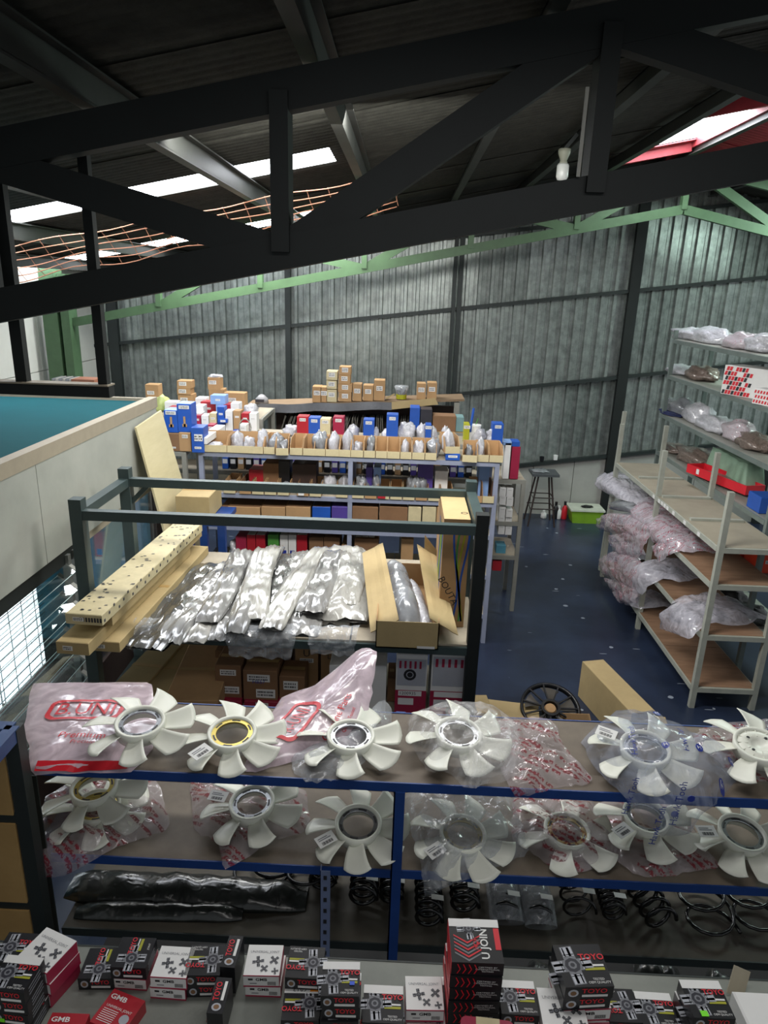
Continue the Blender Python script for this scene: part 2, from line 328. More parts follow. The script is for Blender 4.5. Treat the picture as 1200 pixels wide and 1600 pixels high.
# roof
ceil = bpy.data.objects.new('ceiling', None); COL.objects.link(ceil); tag(ceil, kind='structure')
rows = [-1.2, -.5, .2, .9, 1.6, 2.3, 3.0, 3.7, 4.4, 5.15, 5.75, 6.35, 7.05, 7.7, 8.3, 8.85, 9.5, 10.4]
def roof_sheet(y0, y1, x0, x1, m, name='roof_sheet', dz=0, lab=None):
    n = max(4, int(round((y1 - y0) / .076))); b = MB(); k = b.mi(m); q = n * 4
    for i in range(q + 1):
        y = y0 + (y1 - y0 + .03) * i / q; d = .011 * math.sin(i / 4 * 2 * PI)
        for x in (x0, (x0 + x1) / 2, x1): b.v.append(Vector((x, y, roofz(x) + d + dz)))
    for i in range(q):
        for j in range(2): a = i * 3 + j; b.f.append((a, a + 1, a + 4, a + 3)); b.m.append(k)
    o = b.build(name, ceil, smooth=True)
    if lab: o['label'] = lab
    return o
for i in range(len(rows) - 1):
    y0, y1 = rows[i], rows[i + 1]; dz = .012 * (i % 2)
    if abs(y0 - 5.15) < .01 or abs(y0 - 8.3) < .01:
        roof_sheet(y0, y1, -4.45, -.54, sky_m, 'skylight_sheet', dz + .01, 'white translucent skylight sheet glowing with daylight'); roof_sheet(y0, y1, -.56, 2.32, roof_m, dz=dz)
    else:
        roof_sheet(y0, y1, -4.45, -1.4, roof_m, dz=dz); roof_sheet(y0, y1, -1.42, 2.32, roof_m, dz=dz + .006)
    if 6.3 < y0 < 8.2:
        roof_sheet(y0, y1, 2.3, 3.0, sky_m if y0 > 6.9 else red_st, 'skylight_sheet' if y0 > 6.9 else 'roof_sheet', dz + .02)
        roof_sheet(y0, y1, 3.14, 6.6, red_st, dz=dz)
    else:
        roof_sheet(y0, y1, 2.3, 3.07, red_st if 5.5 < y0 < 9 else roof_m, dz=dz); roof_sheet(y0, y1, 3.07, 6.6, red_st if 5.5 < y0 < 9 else roof_m, dz=dz)
# purlins (z lipped channels along the building)
for px in (-3.85, -2.98, -2.1, -1.22, -.37, .52, 1.34, 2.2, 3.05, 4.0, 5.0, 6.0):
    z = roofz(px) - .015; b = MB(); b.box(px - .012, px + .012, -1.2, YW, z - .11, z, prl_st); b.box(px - .05, px + .012, -1.2, YW, z - .12, z - .108, prl_st); b.box(px - .012, px + .05, -1.2, YW, z - .008, z, prl_st)
    b.build('purlin', ceil)
for y in (6.3, 8.45): MB().bar((2.28, y, roofz(2.28) - .05), (3.0, y, roofz(3.0) - .05), .06, .09, red_st).build('red_trimmer', ceil)
MB().box(3.0, 3.14, 5.5, 9.2, 4.74, 4.82, red_st).build('ridge_flashing', ceil)
# trusses
def truss(y, dmat, gmat, label, x0, x1, th, nodes, dep):
    t = thing('roof_truss', label, 'truss', (x0, y, 3.4 + .2 * x0)); O = Vector((x0, y, 3.4 + .2 * x0))
    def bc(x): return (3.415 if y > 5 else 3.325) + .205 * (x + .5) if x < 3.07 else (4.147 if y > 5 else 4.057) - .205 * (x - 3.07)
    def tc(x): return roofz(x) - .215
    def part(nm, a, b, h, m):
        q = MB(); q.bar(a, b, dep, h, m); return q.build(nm, t, O)
    for nm, fn, h in (('bottom_chord', bc, th), ('top_chord', tc, th * 1.05)):
        xe = min(x1, 3.07); part(nm, (x0, y, fn(x0)), (xe, y, fn(xe)), h, gmat)
        if x1 > 3.07: part(nm, (3.07, y, fn(3.07)), (x1, y, fn(x1)), h, gmat)
    for i, x in enumerate(nodes):
        part('web_post', (x, y + .002, bc(x)), (x, y + .002, tc(x)), th * .92, gmat)
        # plate along the post
    for i in range(len(nodes) - 1):
        a, b2 = nodes[i], nodes[i + 1]
        if i % 2: part('web_diagonal', (a, y + .004, tc(a)), (b2, y + .004, bc(b2)), th * .95, gmat)
        else: part('web_diagonal', (a, y + .004, bc(a)), (b2, y + .004, tc(b2)), th * .95, gmat)
    return t
xs = [-.5 + 1.22 * k for k in range(-3, 6)]
tn = truss(2.96, blk_st, blk_st, 'dark near roof truss spanning the whole view above the shelves', -3.9, 5.0, .13, [-2.94 + 1.22 * 0, -1.72, -.5, .70, 1.90, 3.07, 4.3], .07)
a_ = ony(919, 135, 2.9); b_ = ony(914, 276, 2.9); MB().box(a_.x-.006, a_.x+.006, 2.905, 2.915, b_.z, a_.z, mat('pale_conduit', '#8d8c84', .5)).build('conduit', tn, tn.location)
tg = truss(8.6, grn_st, grn_st, 'pale green far roof truss in front of the corrugated wall', -4.0, 5.9, .10, [-2.94, -1.72, -.5, .72, 1.90, 3.07, 4.3, 5.5], .06)
b = MB(); b.box(-4.32, -4.14, 8.5, 8.72, 0, 3.35, grn_st); b.box(-4.10, -4.0, 8.5, 8.72, 0, 3.25, grn_st); b.box(-4.15, -4.09, 8.58, 8.64, 0, 3.25, grn_st)
tag(b.build('steel_column', org=(-4.15, 8.6, 0)), 'pale green steel column carrying the far truss by the white wall', 'column')
# wire mesh under the skylights
def wire_mesh(y0, x0, x1, lab, n=6, step=.05):
    mm = mat('rusty_wire', '#a8745a', .5, .2, var=.25); mid = Vector(((x0 + x1) / 2, y0, roofz((x0 + x1) / 2) - .2))
    t = thing('wire_mesh', lab, 'mesh', mid)
    def P(x, k):
        s = .035 * math.sin((x + k * .02) * 3.6) ** 2 + .02 * math.sin(x * 7 + k)
        return Vector((x, y0 + k * step + .015 * math.sin(x * 5), roofz(x) - .15 - s * .6 - k * .045))
    for k in range(n):
        q = MB(); q.tube([P(x0 + (x1 - x0) * i / 40, k) for i in range(41)], .0045, mm, 5); q.build('long_wire', t, mid, smooth=True)
    for i in range(int((x1 - x0) / .16) + 1):
        x = x0 + i * .16; q = MB(); q.tube([P(x + .01 * k, k) + Vector((0, 0, .006)) for k in range(n)], .0035, mm, 4); q.build('cross_wire', t, mid)
    return t
wire_mesh(5.72, -4.3, -.1, 'orange wire mesh sagging under the nearer skylight strip')
wire_mesh(8.9, -4.2, .1, 'orange wire mesh sagging under the farther skylight strip')
# bulb
bp = ony(882, 236, 6.3); t = thing('ceiling_bulb', 'white light bulb hanging in a small holder under the dark roof', 'lamp', bp)
MB().lathe([(.0, .012), (.035, .01), (.034, -.01), (.018, -.05), (.022, -.055), (.022, -.062), (0, -.062)], mat('bulb_holder', '#9a9c8c', .5), 18).build('holder', t, smooth=True)
MB().lathe([(0, -.062), (.028, -.064), (.034, -.075), (.034, -.13), (.026, -.147), (0, -.151)], mat('bulb_glass', '#e4e8e4', .3), 18).build('bulb', t, smooth=True)
t.scale = (1.45, 1.45, 1.45); MB().bar((0, 0, .01), (.06, 0, .085), .03, .02, dark_st).build('bracket', t)
# ------------------------------------------------------------------ generic builders
def rack(name, label, cat, x0, x1, y0, y1, zs, ptop, m, deckm, post=.04, fr=.04, xm=(), ym=(), planks=1, topm=None, deckw=None, pm=None):
    """boltless rack: posts, rails round each deck, deck boards"""
    O = Vector(((x0 + x1) / 2, (y0 + y1) / 2, 0)); t = thing(name, label, cat, O)
    for x in [x0, x1] + list(xm):
        for y in [y0, y1] + list(ym):
            MB().box(x - post / 2, x + post / 2, y - post / 2, y + post / 2, 0, ptop, pm or m).build('post', t, O)
    for z in zs:
        for (a, b2) in (((x0, y0), (x1, y0)), ((x0, y1), (x1, y1)), ((x0, y0), (x0, y1)), ((x1, y0), (x1, y1))):
            if a[0] == b2[0]: q = MB().box(a[0] - post / 2 - .003, a[0] + post / 2 - .006, y0 + post / 2, y1 - post / 2, z - fr, z, m)
            else: q = MB().box(x0 + post / 2, x1 - post / 2, a[1] - post / 2 - .002, a[1] + post / 2 - .008, z - fr, z, m)
            q.build('rail', t, O)
        n = planks; L = (x1 - x0) > (y1 - y0)
        for i in range(n):
            if L: q = MB().box(x0 + (x1 - x0) * i / n + .003, x0 + (x1 - x0) * (i + 1) / n - .003, y0 - post / 2 + .012, y1 + post / 2 - .012, z - .012, z + .002, topm if topm and z == zs[0] else deckm)
            else: q = MB().box(x0 - post / 2 + .012, x1 + post / 2 - .012, y0 + (y1 - y0) * i / n + .003, y0 + (y1 - y0) * (i + 1) / n - .003, z - .012, z + .002, topm if topm and z == zs[0] else deckm)
            q.build('deck_board', t, O)
    return t
STK = []
def carton(name, label, cat, loc, size, rz=0, m=None, lab=None, group=None, tp=True, front=None, ink_t=None, flaps=False, rx=0, top=None):
    """closed box: body, tape strip, label stickers; loc = middle of base"""
    wx, dy, hz = size; t = thing(name, label, cat, loc, rz, group, rx=rx); m = m or card
    b = MB(); e = min(.004, wx * .04)
    pb = [(-wx/2+e, -dy/2+e, 0), (wx/2-e, -dy/2+e, 0), (wx/2-e, dy/2-e, 0), (-wx/2+e, dy/2-e, 0)]
    k = b.mi(m)
    lv = [(0, e), (e, 0), (hz - e, 0), (hz, e)]
    for (z, ins) in lv: b.v += [Vector((sx * (wx/2 - ins), sy * (dy/2 - ins), z)) for sx, sy in ((-1, -1), (1, -1), (1, 1), (-1, 1))]
    b.f.append((3, 2, 1, 0)); b.m.append(k); b.f.append((12, 13, 14, 15)); b.m.append(b.mi(top) if top else k)
    for l in range(3):
        for j in range(4): b.f.append((l*4+j, l*4+(j+1) % 4, l*4+4+(j+1) % 4, l*4+4+j)); b.m.append(k)
    b.build('body', t)
    if tp: MB().box(-wx/2+.01, wx/2-.01, -.018, .018, hz - .0005, hz + .0012, tape).box(-wx/2-.001, -wx/2+.002, -.018, .018, hz*.75, hz, tape).build('tape', t)
    if lab:
        for (u, v, lw, lh) in lab:
            STK.append(None); STK[-1] = MB().box(wx*(u-.5) - lw/2, wx*(u-.5) + lw/2, -dy/2 - .0015, -dy/2 + .001, hz*v - lh/2, hz*v + lh/2, white_p).build('sticker', t)
            q = MB(); n = max(2, int(lw / .012))
            for r_ in range(2 if lh > .02 else 1):
                for i in range(n):
                    xx = wx*(u-.5) - lw*.42 + lw*.84*i/n; zz = hz*v + lh*(.18 - .36*r_) if lh > .02 else hz*v
                    q.box(xx, xx + lw*.84/n*(.4 + .4*rnd.random()), -dy/2-.0022, -dy/2-.0012, zz - lh*.1, zz + lh*.1, ink)
            q.build('sticker_print', STK[-1])
    if ink_t:
        for (s_, sz, u, v, r_) in ink_t: text(s_, sz, ink, t, (wx*(u-.5), -dy/2-.0015, hz*v), (R(90), R(r_), 0))
    return t
def cpx(x0, y0, x1, y1, Y, dep, m, lab_, cat='box', name='carton', z=None, rz=0, **kw):
    """carton whose front face stands at depth Y and fills the given rectangle of the photo frame"""
    a = ony((x0+x1)/2, y1, Y); b = ony((x0+x1)/2, y0, Y); l = ony(x0, (y0+y1)/2, Y); r = ony(x1, (y0+y1)/2, Y)
    zz = a.z if z is None else z
    return carton(name, lab_, cat, (a.x, Y + dep/2, zz), (max(.02, r.x-l.x), dep, max(.015, b.z-zz)), rz, m, **kw)
def crum(p, f=1.0, s=0.0):
    p = Vector(p) * f + Vector((s, s*.7, -s)); return abs(noise.noise(p*9))*1.1 + abs(noise.noise(p*21))*.6 + abs(noise.noise(p*47))*.28
def bag(outline, z0, edge, thick=.05, cr=.02, m=None, name='film', parent=None, org=None, seed=0, px=True, N=56, RR=12, lift=0, zfun=None, freq=1.0):
    """crumpled sheet of film lying on a shelf (height z0) and falling over its front edge (y = edge). Outline in photo pixels or (x, s)."""
    pts = []
    for p in outline:
        if px:
            q = onz(p[0], p[1], z0)
            if q.y < edge - .004: q = ony(p[0], p[1], edge - .006); pts.append((q.x, z0 - q.z))
            else: pts.append((q.x, edge - q.y))
        else: pts.append(p)
    n = len(pts); ol = []
    for i in range(N):   # piecewise-linear with softened corners
        u = i / N * n; a = int(u); f = u - a
        p1, p2 = Vector(pts[a % n]), Vector(pts[(a+1) % n]); p0, p3 = Vector(pts[a-1]), Vector(pts[(a+2) % n])
        cr_ = .5 * ((2*p1) + (p2-p0)*f + (2*p0-5*p1+4*p2-p3)*f*f + (3*p1-p0-3*p2+p3)*f**3); ol.append(cr_*.35 + (p1*(1-f)+p2*f)*.65)
    c = sum((Vector(p) for p in pts), Vector((0, 0))) / n
    b = MB(); k = b.mi(m)
    def P(x, s, h):
        if s <= 0: q = Vector((x, edge - s, z0 + .004 + h))
        else: q = Vector((x, edge - .008 - h*.8 - min(.02, s*.3), z0 + .012 - s + h*.25))
        if zfun: q.z += zfun(x, s)
        return q
    b.v.append(P(c.x, c.y, thick + lift))
    for r in range(1, RR+1):
        t = r / RR
        for i in range(N):
            q = c.lerp(ol[i], t); hh = thick * (1 - t**2.2)**.6 + cr * crum((q.x, q.y, seed), freq, seed) * (1 - t**6 * .6) + lift
            if r == RR: q = q + (ol[i]-c).normalized() * .012 * noise.noise(Vector((i*.9, seed, 0)))
            b.v.append(P(q.x, q.y, hh))
    for i in range(N): b.f.append((0, 1+i, 1+(i+1) % N)); b.m.append(k)
    for r in range(RR-1):
        for i in range(N):
            a = 1 + r*N + i; d = 1 + r*N + (i+1) % N; b.f.append((a, a+N, d+N, d)); b.m.append(k)
    return b
def project(mesh_obj_list, targetMB, off=.0022):
    bvh = BVHTree.FromPolygons([tuple(v) for v in targetMB.v], targetMB.f); return bvh
def print_on(bvh, shape, m, parent, org, c, ang, sx, sy, name='print', off=.002, rad=None):
    """flat print (list of polygons in unit space, or a string) laid on the bag surface from above"""
    if isinstance(shape, str):
        text(shape, 1, m, None, (0, 0, 0)); me = _T[(shape, m.name, 0)]; o_ = [o for o in COL.objects if o.data == me][-1]; bpy.data.objects.remove(o_)
        vs = [v.co.copy() for v in me.vertices]; fs = [tuple(p.vertices) for p in me.polygons]
    else:
        vs = []; fs = []
        for pl in shape:
            n = len(vs); vs += [Vector((p[0], p[1], 0)) for p in pl]; fs.append(tuple(range(n, n+len(pl))))
    ca, sa = math.cos(ang), math.sin(ang); out = []
    for v in vs:
        x = v.x*sx; y = v.y*sy; X = c[0] + x*ca - y*sa; Y = c[1] + x*sa + y*ca
        h = bvh.ray_cast(Vector((X, Y, 4)), Vector((0, 0, -1)))
        out.append(Vector((X, Y, (h[0].z if h[0] else c[2]) + off)))
    b = MB(); b.v = out; k = b.mi(m); b.f = fs; b.m = [k]*len(fs); return b.build(name, parent, org)
def ringpoly(w, h, t, n=5):
    """rounded frame as quads"""
    def rr(w, h, r): 
        o = []
        for cx, cy, a0 in ((w-r, h-r, 0), (-w+r, h-r, 90), (-w+r, -h+r, 180), (w-r, -h+r, 270)):
            for i in range(n+1): a = R(a0 + 90*i/n); o.append((cx + r*math.cos(a), cy + r*math.sin(a)))
        o2 = []
        for i in range(len(o)):
            p, q = o[i], o[(i+1) % len(o)]; d = math.dist(p, q); k = max(1, int(d/.08)); o2 += [(p[0]+(q[0]-p[0])*j/k, p[1]+(q[1]-p[1])*j/k) for j in range(k)]
        return o2
    a = rr(w, h, .3); return [[a[i], a[(i+1) % len(a)], (a[(i+1) % len(a)][0]*(1-t/w), a[(i+1) % len(a)][1]*(1-t/h)), (a[i][0]*(1-t/w), a[i][1]*(1-t/h))] for i in range(len(a))]
LUMP = {}
def lump_mesh(m, seed, flat=.6, cr=.35):
    key = (m.name, seed, flat)
    if key in LUMP: return LUMP[key]
    b = MB(); k = b.mi(m); U, V = 14, 20
    b.grid(lambda u, v: lumpP(u, v, seed, flat, cr), U, V, m, wrap=True)
    o = b.build('bag', None, smooth=True); me = o.data; bpy.data.objects.remove(o); LUMP[key] = me; return me
def lumpP(u, v, seed, flat, cr):
    th = PI * u; ph = 2*PI*v; d = Vector((math.sin(th)*math.cos(ph), math.sin(th)*math.sin(ph), math.cos(th)))
    rr = 1 + cr*(crum(d*.16, 1, seed*3.1) - .55) + .25*noise.noise(d*1.7 + Vector((seed, 0, 0)))
    p = d*rr; p.z = p.z*flat; p.z = max(p.z, -flat*.55) + flat*.55; return p*.5
def lump(label, loc, size, m, seed=0, rz=0, cat='bag', name='plastic_bag', group=None, flat=.6):
    o = bpy.data.objects.new(name, lump_mesh(m, seed % 6, flat)); COL.objects.link(o); o.location = loc; o.scale = size; o.rotation_euler = (0, 0, rz); return tag(o, label, cat, group)
def lpx(x0, y0, x1, y1, Y, dep, m, label, seed=0, z=None, **kw):
    a = ony((x0+x1)/2, y1, Y); b = ony((x0+x1)/2, y0, Y); l = ony(x0, y1, Y); r = ony(x1, y1, Y); zz = a.z if z is None else z
    return lump(label, (a.x, Y+dep/2, zz), (r.x-l.x, dep, max(.03, (b.z-zz))/.62), m, seed, **kw)
# ------------------------------------------------------------------ foreground shelf unit with fans
YE, YB = 2.1, 2.53; Z1, Z2, Z3, Z4 = 1.505, 1.11, .745, .30
XL, XR = -1.27, 2.05
t = thing('shelf_unit', 'long low shelf unit with blue front rails carrying the plastic fans', 'shelf', (.4, 2.3, 0)); O = Vector((.4, 2.3, 0))
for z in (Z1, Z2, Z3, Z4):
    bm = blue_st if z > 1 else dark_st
    MB().box(XL, XR, YE, YB, z-.012, z, shelf_b if z > 1 else (shade_b if z > .6 else deep_shade_b)).build('deck_board', t, O)  # the two lower boards carry the shade in their colour
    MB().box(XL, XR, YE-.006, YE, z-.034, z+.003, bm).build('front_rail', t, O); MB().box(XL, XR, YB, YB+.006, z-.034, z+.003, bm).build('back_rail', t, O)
for x, m in ((.045, blue_st), (XR, blue_st), (XL-.03, navy if False else dark_st)):
    MB().box(x-.02, x+.02, YE-.012, YE-.006, 0, Z1-.034, m).box(x-.02, x-.015, YE-.012, YE+.03, 0, Z1-.034, m).build('post', t, O)
    MB().box(x-.02, x+.02, YB+.006, YB+.012, 0, Z1+.003, m).build('post', t, O)
# slotted upright in front of the springs
sx_ = ony(508, 1400, 1.95).x; t = thing('slotted_post', 'pale blue slotted angle post standing before the springs', 'post', (sx_, 1.95, 0)); zt = ony(508, 1361, 1.95).z
MB().box(-.018, .018, 0, .002, 0, zt, nblue_st if False else mat('pale_blue_slotted', '#6b7898', .45, .1)).box(-.018, -.016, 0, .03, 0, zt, mat('pale_blue_slotted', '#6b7898')).build('angle', t)
q = MB()
for i in range(22): z = zt - .03 - i*.05; q.box(-.006, .006, -.0012, .001, z-.009, z+.009, ink)
q.build('slots', t)
# dark cabinet rack at the left edge
t = thing('side_rack', 'dark steel rack with plywood panels at the left edge', 'rack', (-1.6, 1.75, 0)); O = Vector((-1.6, 1.75, 0))
for (x, y) in ((-1.3, 2.03), (-2.0, 2.03), (-1.3, 1.3), (-2.0, 1.3)): MB().box(x-.025, x+.025, y-.025, y+.025, 0, 1.72, dark_st).build('post', t, O)
for z in (1.72, 1.37, .97, .55):
    for (a, b2) in (((-1.3, 1.3), (-1.3, 2.03)), ((-2.0, 1.3), (-2.0, 2.03)), ((-2.0, 2.03), (-1.3, 2.03))):
        if z < 1.7 and a[0] == b2[0]: continue
        MB().bar((a[0], a[1], z-.02), (b2[0], b2[1], z-.02), .045, .05, nblue_st if z > 1.7 else dark_st).build('rail', t, O)
for z0, z1 in ((1.37, 1.68), (.97, 1.33), (.55, .93), (.1, .51)): MB().box(-1.97, -1.33, 2.0, 2.012, z0, z1, ply_o).build('back_panel', t, O)
# ------------------------------------------------------------------ fans
def blade_mesh(broad=1.0):
    b = MB()
    def P(u, v):
        t = 2*v - 1; r = .080 + .124*u; hw = (.025 + .025*u**.8)
        r2 = r - .010*(u**5)*t*t + .010*u*t*(u > .2); z = .034 + (.020 - .004*u)*t*(.6+.4*u) + .010*(1-t*t)*(-.8) - .004*u
        off = t*hw + .020*u*u*(1 if t > 0 else .7); a = off/max(.08, r2)
        return (r2*math.cos(a), r2*math.sin(a), z)
    b.grid(P, 7, 7, plas_w); return b
FANP = {}
def fan_proto(nb, insert, broad=1.0):
    key = (nb, insert)
    if key in FANP: return FANP[key], False
    t = thing('cooling_fan', None, 'fan', (0, 0, 0))
    MB().lathe([(.080, .0), (.087, .002), (.090, .03), (.092, .052), (.087, .054), (.078, .052), (.076, .044), (.078, .02), (.078, .004)], plas_w, 40, close=True).build('hub', t, smooth=True)
    if insert == 'solid':
        MB().lathe([(.078, .045), (.06, .052), (.03, .05), (.028, .046), (0, .046)], plas_w, 32).build('hub_plate', t, smooth=True)
        q = MB()
        for i in range(4): a = R(90*i+20); q.lathe([(.006, .0485), (.006, .053), (0, .053)], ink, 8, c=(.045*math.cos(a), .045*math.sin(a), 0))
        q.build('bolt_hole', t)
        for i in range(12): a = R(30*i); MB().bar((.04*math.cos(a), .04*math.sin(a), .050), (.08*math.cos(a), .08*math.sin(a), .047), .003, .006, plas_w).build('rib', t)
    else:
        mm = steel_b if insert == 'steel' else brass_b
        MB().lathe([(.079, .038), (.079, .046), (.060, .046), (.059, .044), (.060, .038)], mm, 40, close=True).build('metal_insert', t, smooth=False); ins = bpy.context.scene.collection.objects[-1]
        q = MB()
        for i in range(6):
            a0 = R(60*i+8)
            for j in range(3):
                a, c2 = a0 + R(9*j), a0 + R(9*j+9); q.poly([(.065*math.cos(a), .065*math.sin(a), .0466), (.072*math.cos(a), .072*math.sin(a), .0466), (.072*math.cos(c2), .072*math.sin(c2), .0466), (.065*math.cos(c2), .065*math.sin(c2), .0466)], ink)
        tag(q.build('slots', ins), kind='stuff')
    bo = blade_mesh().build('blade', t, smooth=True); md = bo.modifiers.new('s', 'SOLIDIFY'); md.thickness = .0028; md.offset = 0
    for i in range(nb):
        c = bo if i == 0 else bo.copy()
        if i: COL.objects.link(c); c.parent = t
        c.rotation_euler = (0, 0, 2*PI*i/nb)
    FANP[key] = t; return t, True
def sticker(t, ang, r, w_=.07, h_=.05, z=.05, tilt=(0, 0)):
    s = MB(); s.box(-w_/2, w_/2, -h_/2, h_/2, 0, .0012, white_p)
    o = s.build('sticker', t); o.location = (r*math.cos(ang), r*math.sin(ang), z); o.rotation_euler = (tilt[0], tilt[1], ang + PI)
    q = MB()
    for i in range(12): x = -w_*.3 + i*w_*.05; q.box(x, x+w_*.02*(1+i % 3*.5), -h_*.38, -h_*.12, .0012, .0018, ink)
    for i in range(2): q.box(-w_*.38, w_*(.3-.15*i), h_*(.05+.16*i), h_*(.12+.16*i), .0012, .0018, gink)
    o2 = q.build('sticker_print', t); o2.location = o.location; o2.rotation_euler = o.rotation_euler
def fan(px, py, z, nb, insert, rot, label, tilt=(0, 0), stick=None, dz=0, s=1.0, group=None):
    p, first = fan_proto(nb, insert); dz += .20*math.sin(abs(tilt[0])); c = onz(px, py, z + .04 + dz)
    t = p if first else copy_tree(p); 
    t.location = (c.x, c.y, z + dz + .004); t.rotation_euler = (tilt[0], tilt[1], rot); t.scale = (s, s, s); t['label'] = label
    if group: t['group'] = group
    if stick is not None: FANSTICK.append((t, stick))
    return t
FANSTICK = []; FG = 'plastic fans on the blue shelves'
fan(219, 1131, Z1, 7, 'steel', R(20), 'white fan lying on the left pink printed bag, upper blue shelf', dz=.045, tilt=(R(6.0), 0), group=FG)
fan(363, 1147, Z1, 8, 'brass', R(8), 'white fan with yellow stains beside the left pink bag', stick=R(225), dz=.01, tilt=(R(6), 0), group=FG)
fan(548, 1152, Z1, 7, 'steel', R(12), 'white fan sticking out from under the right pink bag', dz=.01, tilt=(R(4), 0), group=FG)
fan(715, 1148, Z1, 7, 'steel', R(30), 'white fan under clear film in the middle of the upper shelf', dz=.01, tilt=(R(6.0), 0), group=FG)
fan(1008, 1171, Z1, 7, 'steel', R(0), 'white fan inside the clear bag with blue round prints', stick=R(150), dz=.02, tilt=(R(8), R(-3)), group=FG)
fan(1186, 1166, Z1, 7, 'solid', R(18), 'white fan with a solid ribbed hub at the right edge', dz=.035, tilt=(R(6), R(-6)), group=FG)
fan(148, 1231, Z2, 7, 'brass', R(5), 'upper white fan of the pair at the left end of the lower shelf', dz=.075, tilt=(R(6), 0), group=FG)
fan(152, 1262, Z2, 7, 'brass', R(28), 'under white fan of the pair at the left end of the lower shelf', dz=.0, tilt=(R(4), 0), group=FG)
fan(395, 1256, Z2, 7, 'steel', R(-20), 'white fan with a shiny steel ring in a red printed bag, lower shelf', stick=R(190), dz=.03, tilt=(R(7.0), 0), group=FG)
fan(560, 1288, Z2, 8, 'steel', R(-2), 'bare white fan with a barcode sticker beside the blue middle post', stick=R(218), dz=.02, tilt=(R(8.0), 0), group=FG)
fan(722, 1304, Z2, 8, 'brass', R(20), 'white fan wrapped in dull clear film hanging below the lower shelf', stick=R(200), dz=.01, tilt=(R(7.0), 0), group=FG)
fan(885, 1300, Z2, 6, 'brass', R(10), 'white fan mostly hidden in a red printed bag with one curved blade showing', dz=.0, tilt=(R(4), 0), group=FG)
fan(1008, 1277, Z2, 7, 'steel', R(10), 'white fan with barcode sticker in a red printed bag behind the blue print bag', stick=R(205), dz=.03, tilt=(R(7.0), 0), group=FG)
fan(1158, 1303, Z2, 8, 'steel', R(8), 'bare white fan at the right end of the lower shelf', stick=R(175), dz=.02, tilt=(R(8.0), 0), group=FG)
for t, a in FANSTICK: sticker(t, a, .145, .075, .052, .054)
# ------------------------------------------------------------------ bags on the fan shelves
def bagthing(label, outline, z0, m, prints=(), cat='bag', name='plastic_bag', **kw):
    b = bag(outline, z0, YE - .008, m=m, **kw); c = sum(b.v, Vector()) / len(b.v); c.z = min(v.z for v in b.v)
    t = thing(name, label, cat, c); b.build('film', t, c, smooth=True); return t, b, c
t, b, c = bagthing('pink tinted bag with red framed lettering and red lower band on the left', [(53, 1070), (140, 1068), (235, 1068), (240, 1095), (256, 1120), (236, 1175), (206, 1209), (130, 1210), (54, 1211), (46, 1175), (38, 1140), (44, 1105)], Z1, f_pink, thick=.025, cr=.009, seed=1, name='printed_bag')
bv = project(None, b)
q = onz(128, 1120, Z1); print_on(bv, ringpoly(1, .55, .12), redc, t, c, (q.x+.02, q.y, Z1), R(4), .15, .12, 'red_frame', .006)
q = onz(128, 1120, Z1); print_on(bv, 'B.UNI', redc, t, c, (q.x+.02, q.y, Z1), R(4), .095, .11, 'lettering', .006)
q = onz(130, 1160, Z1); print_on(bv, 'Premium', redc, t, c, (q.x, q.y, Z1), R(2), .05, .05, 'lettering', .004); q = onz(135, 1168, Z1); print_on(bv, 'Precision', redc, t, c, (q.x, q.y-.008, Z1), R(2), .03, .028, 'lettering', .004)
p1, p2 = onz(56, 1203, Z1), onz(205, 1197, Z1)
print_on(bv, [[(i/12, 0), ((i+1)/12, 0), ((i+1)/12, 1), (i/12, 1)] for i in range(12)], redc, t, c, (p1.x, p1.y-.012, Z1), math.atan2(p2.y-p1.y, p2.x-p1.x)*.5, p2.x-p1.x, .035, 'red_band', .005)
OB = [(587, 1075), (582, 1105), (572, 1146), (550, 1184), (505, 1182), (450, 1194), (400, 1208), (378, 1204), (405, 1150), (440, 1092), (500, 1073), (560, 1060)]
t, b, c = bagthing('pink bag with red framed lettering and a raised corner, upper shelf', OB, Z1, f_pink, thick=.05, cr=.011, seed=4, name='printed_bag', zfun=lambda x, s: max(0, (x+.35))*max(0, -s-.18)*1.4)
bv = project(None, b)
q = onz(462, 1128, Z1+.05); print_on(bv, ringpoly(1, .6, .13), redc, t, c, (q.x, q.y, Z1), R(68), .125, .10, 'red_frame', .004); print_on(bv, 'R-UNI', redc, t, c, (q.x, q.y, Z1), R(68), .062, .08, 'lettering', .004)
q = onz(527, 1128, Z1+.05); print_on(bv, 'Genuine Parts', redc, t, c, (q.x, q.y, Z1), R(72), .042, .046, 'lettering', .004); q = onz(545, 1132, Z1+.05); print_on(bv, 'Quality Tested', redc, t, c, (q.x, q.y, Z1), R(74), .02, .02, 'lettering', .004)
bagthing('clear crumpled bag tucked under the raised pink bag', [(455, 1190), (470, 1182), (560, 1175), (590, 1130), (600, 1095), (612, 1110), (610, 1145), (570, 1195), (530, 1220), (480, 1224), (460, 1212)], Z1, f_clear2, thick=.04, cr=.03, seed=5)
bagthing('clear shiny film bag over the middle fan on the upper shelf', [(636, 1130), (690, 1108), (745, 1108), (800, 1130), (815, 1160), (822, 1200), (792, 1224), (745, 1234), (722, 1232), (700, 1210), (668, 1208), (645, 1170)], Z1, f_clear, thick=.105, cr=.035, seed=6)
bagthing('red printed film bag lying flat right of the middle fan', [(772, 1130), (800, 1124), (832, 1123), (868, 1134), (880, 1168), (900, 1192), (925, 1219), (918, 1228), (880, 1232), (845, 1240), (800, 1245), (780, 1200)], Z1, f_red, thick=.03, cr=.04, seed=7, name='printed_bag')
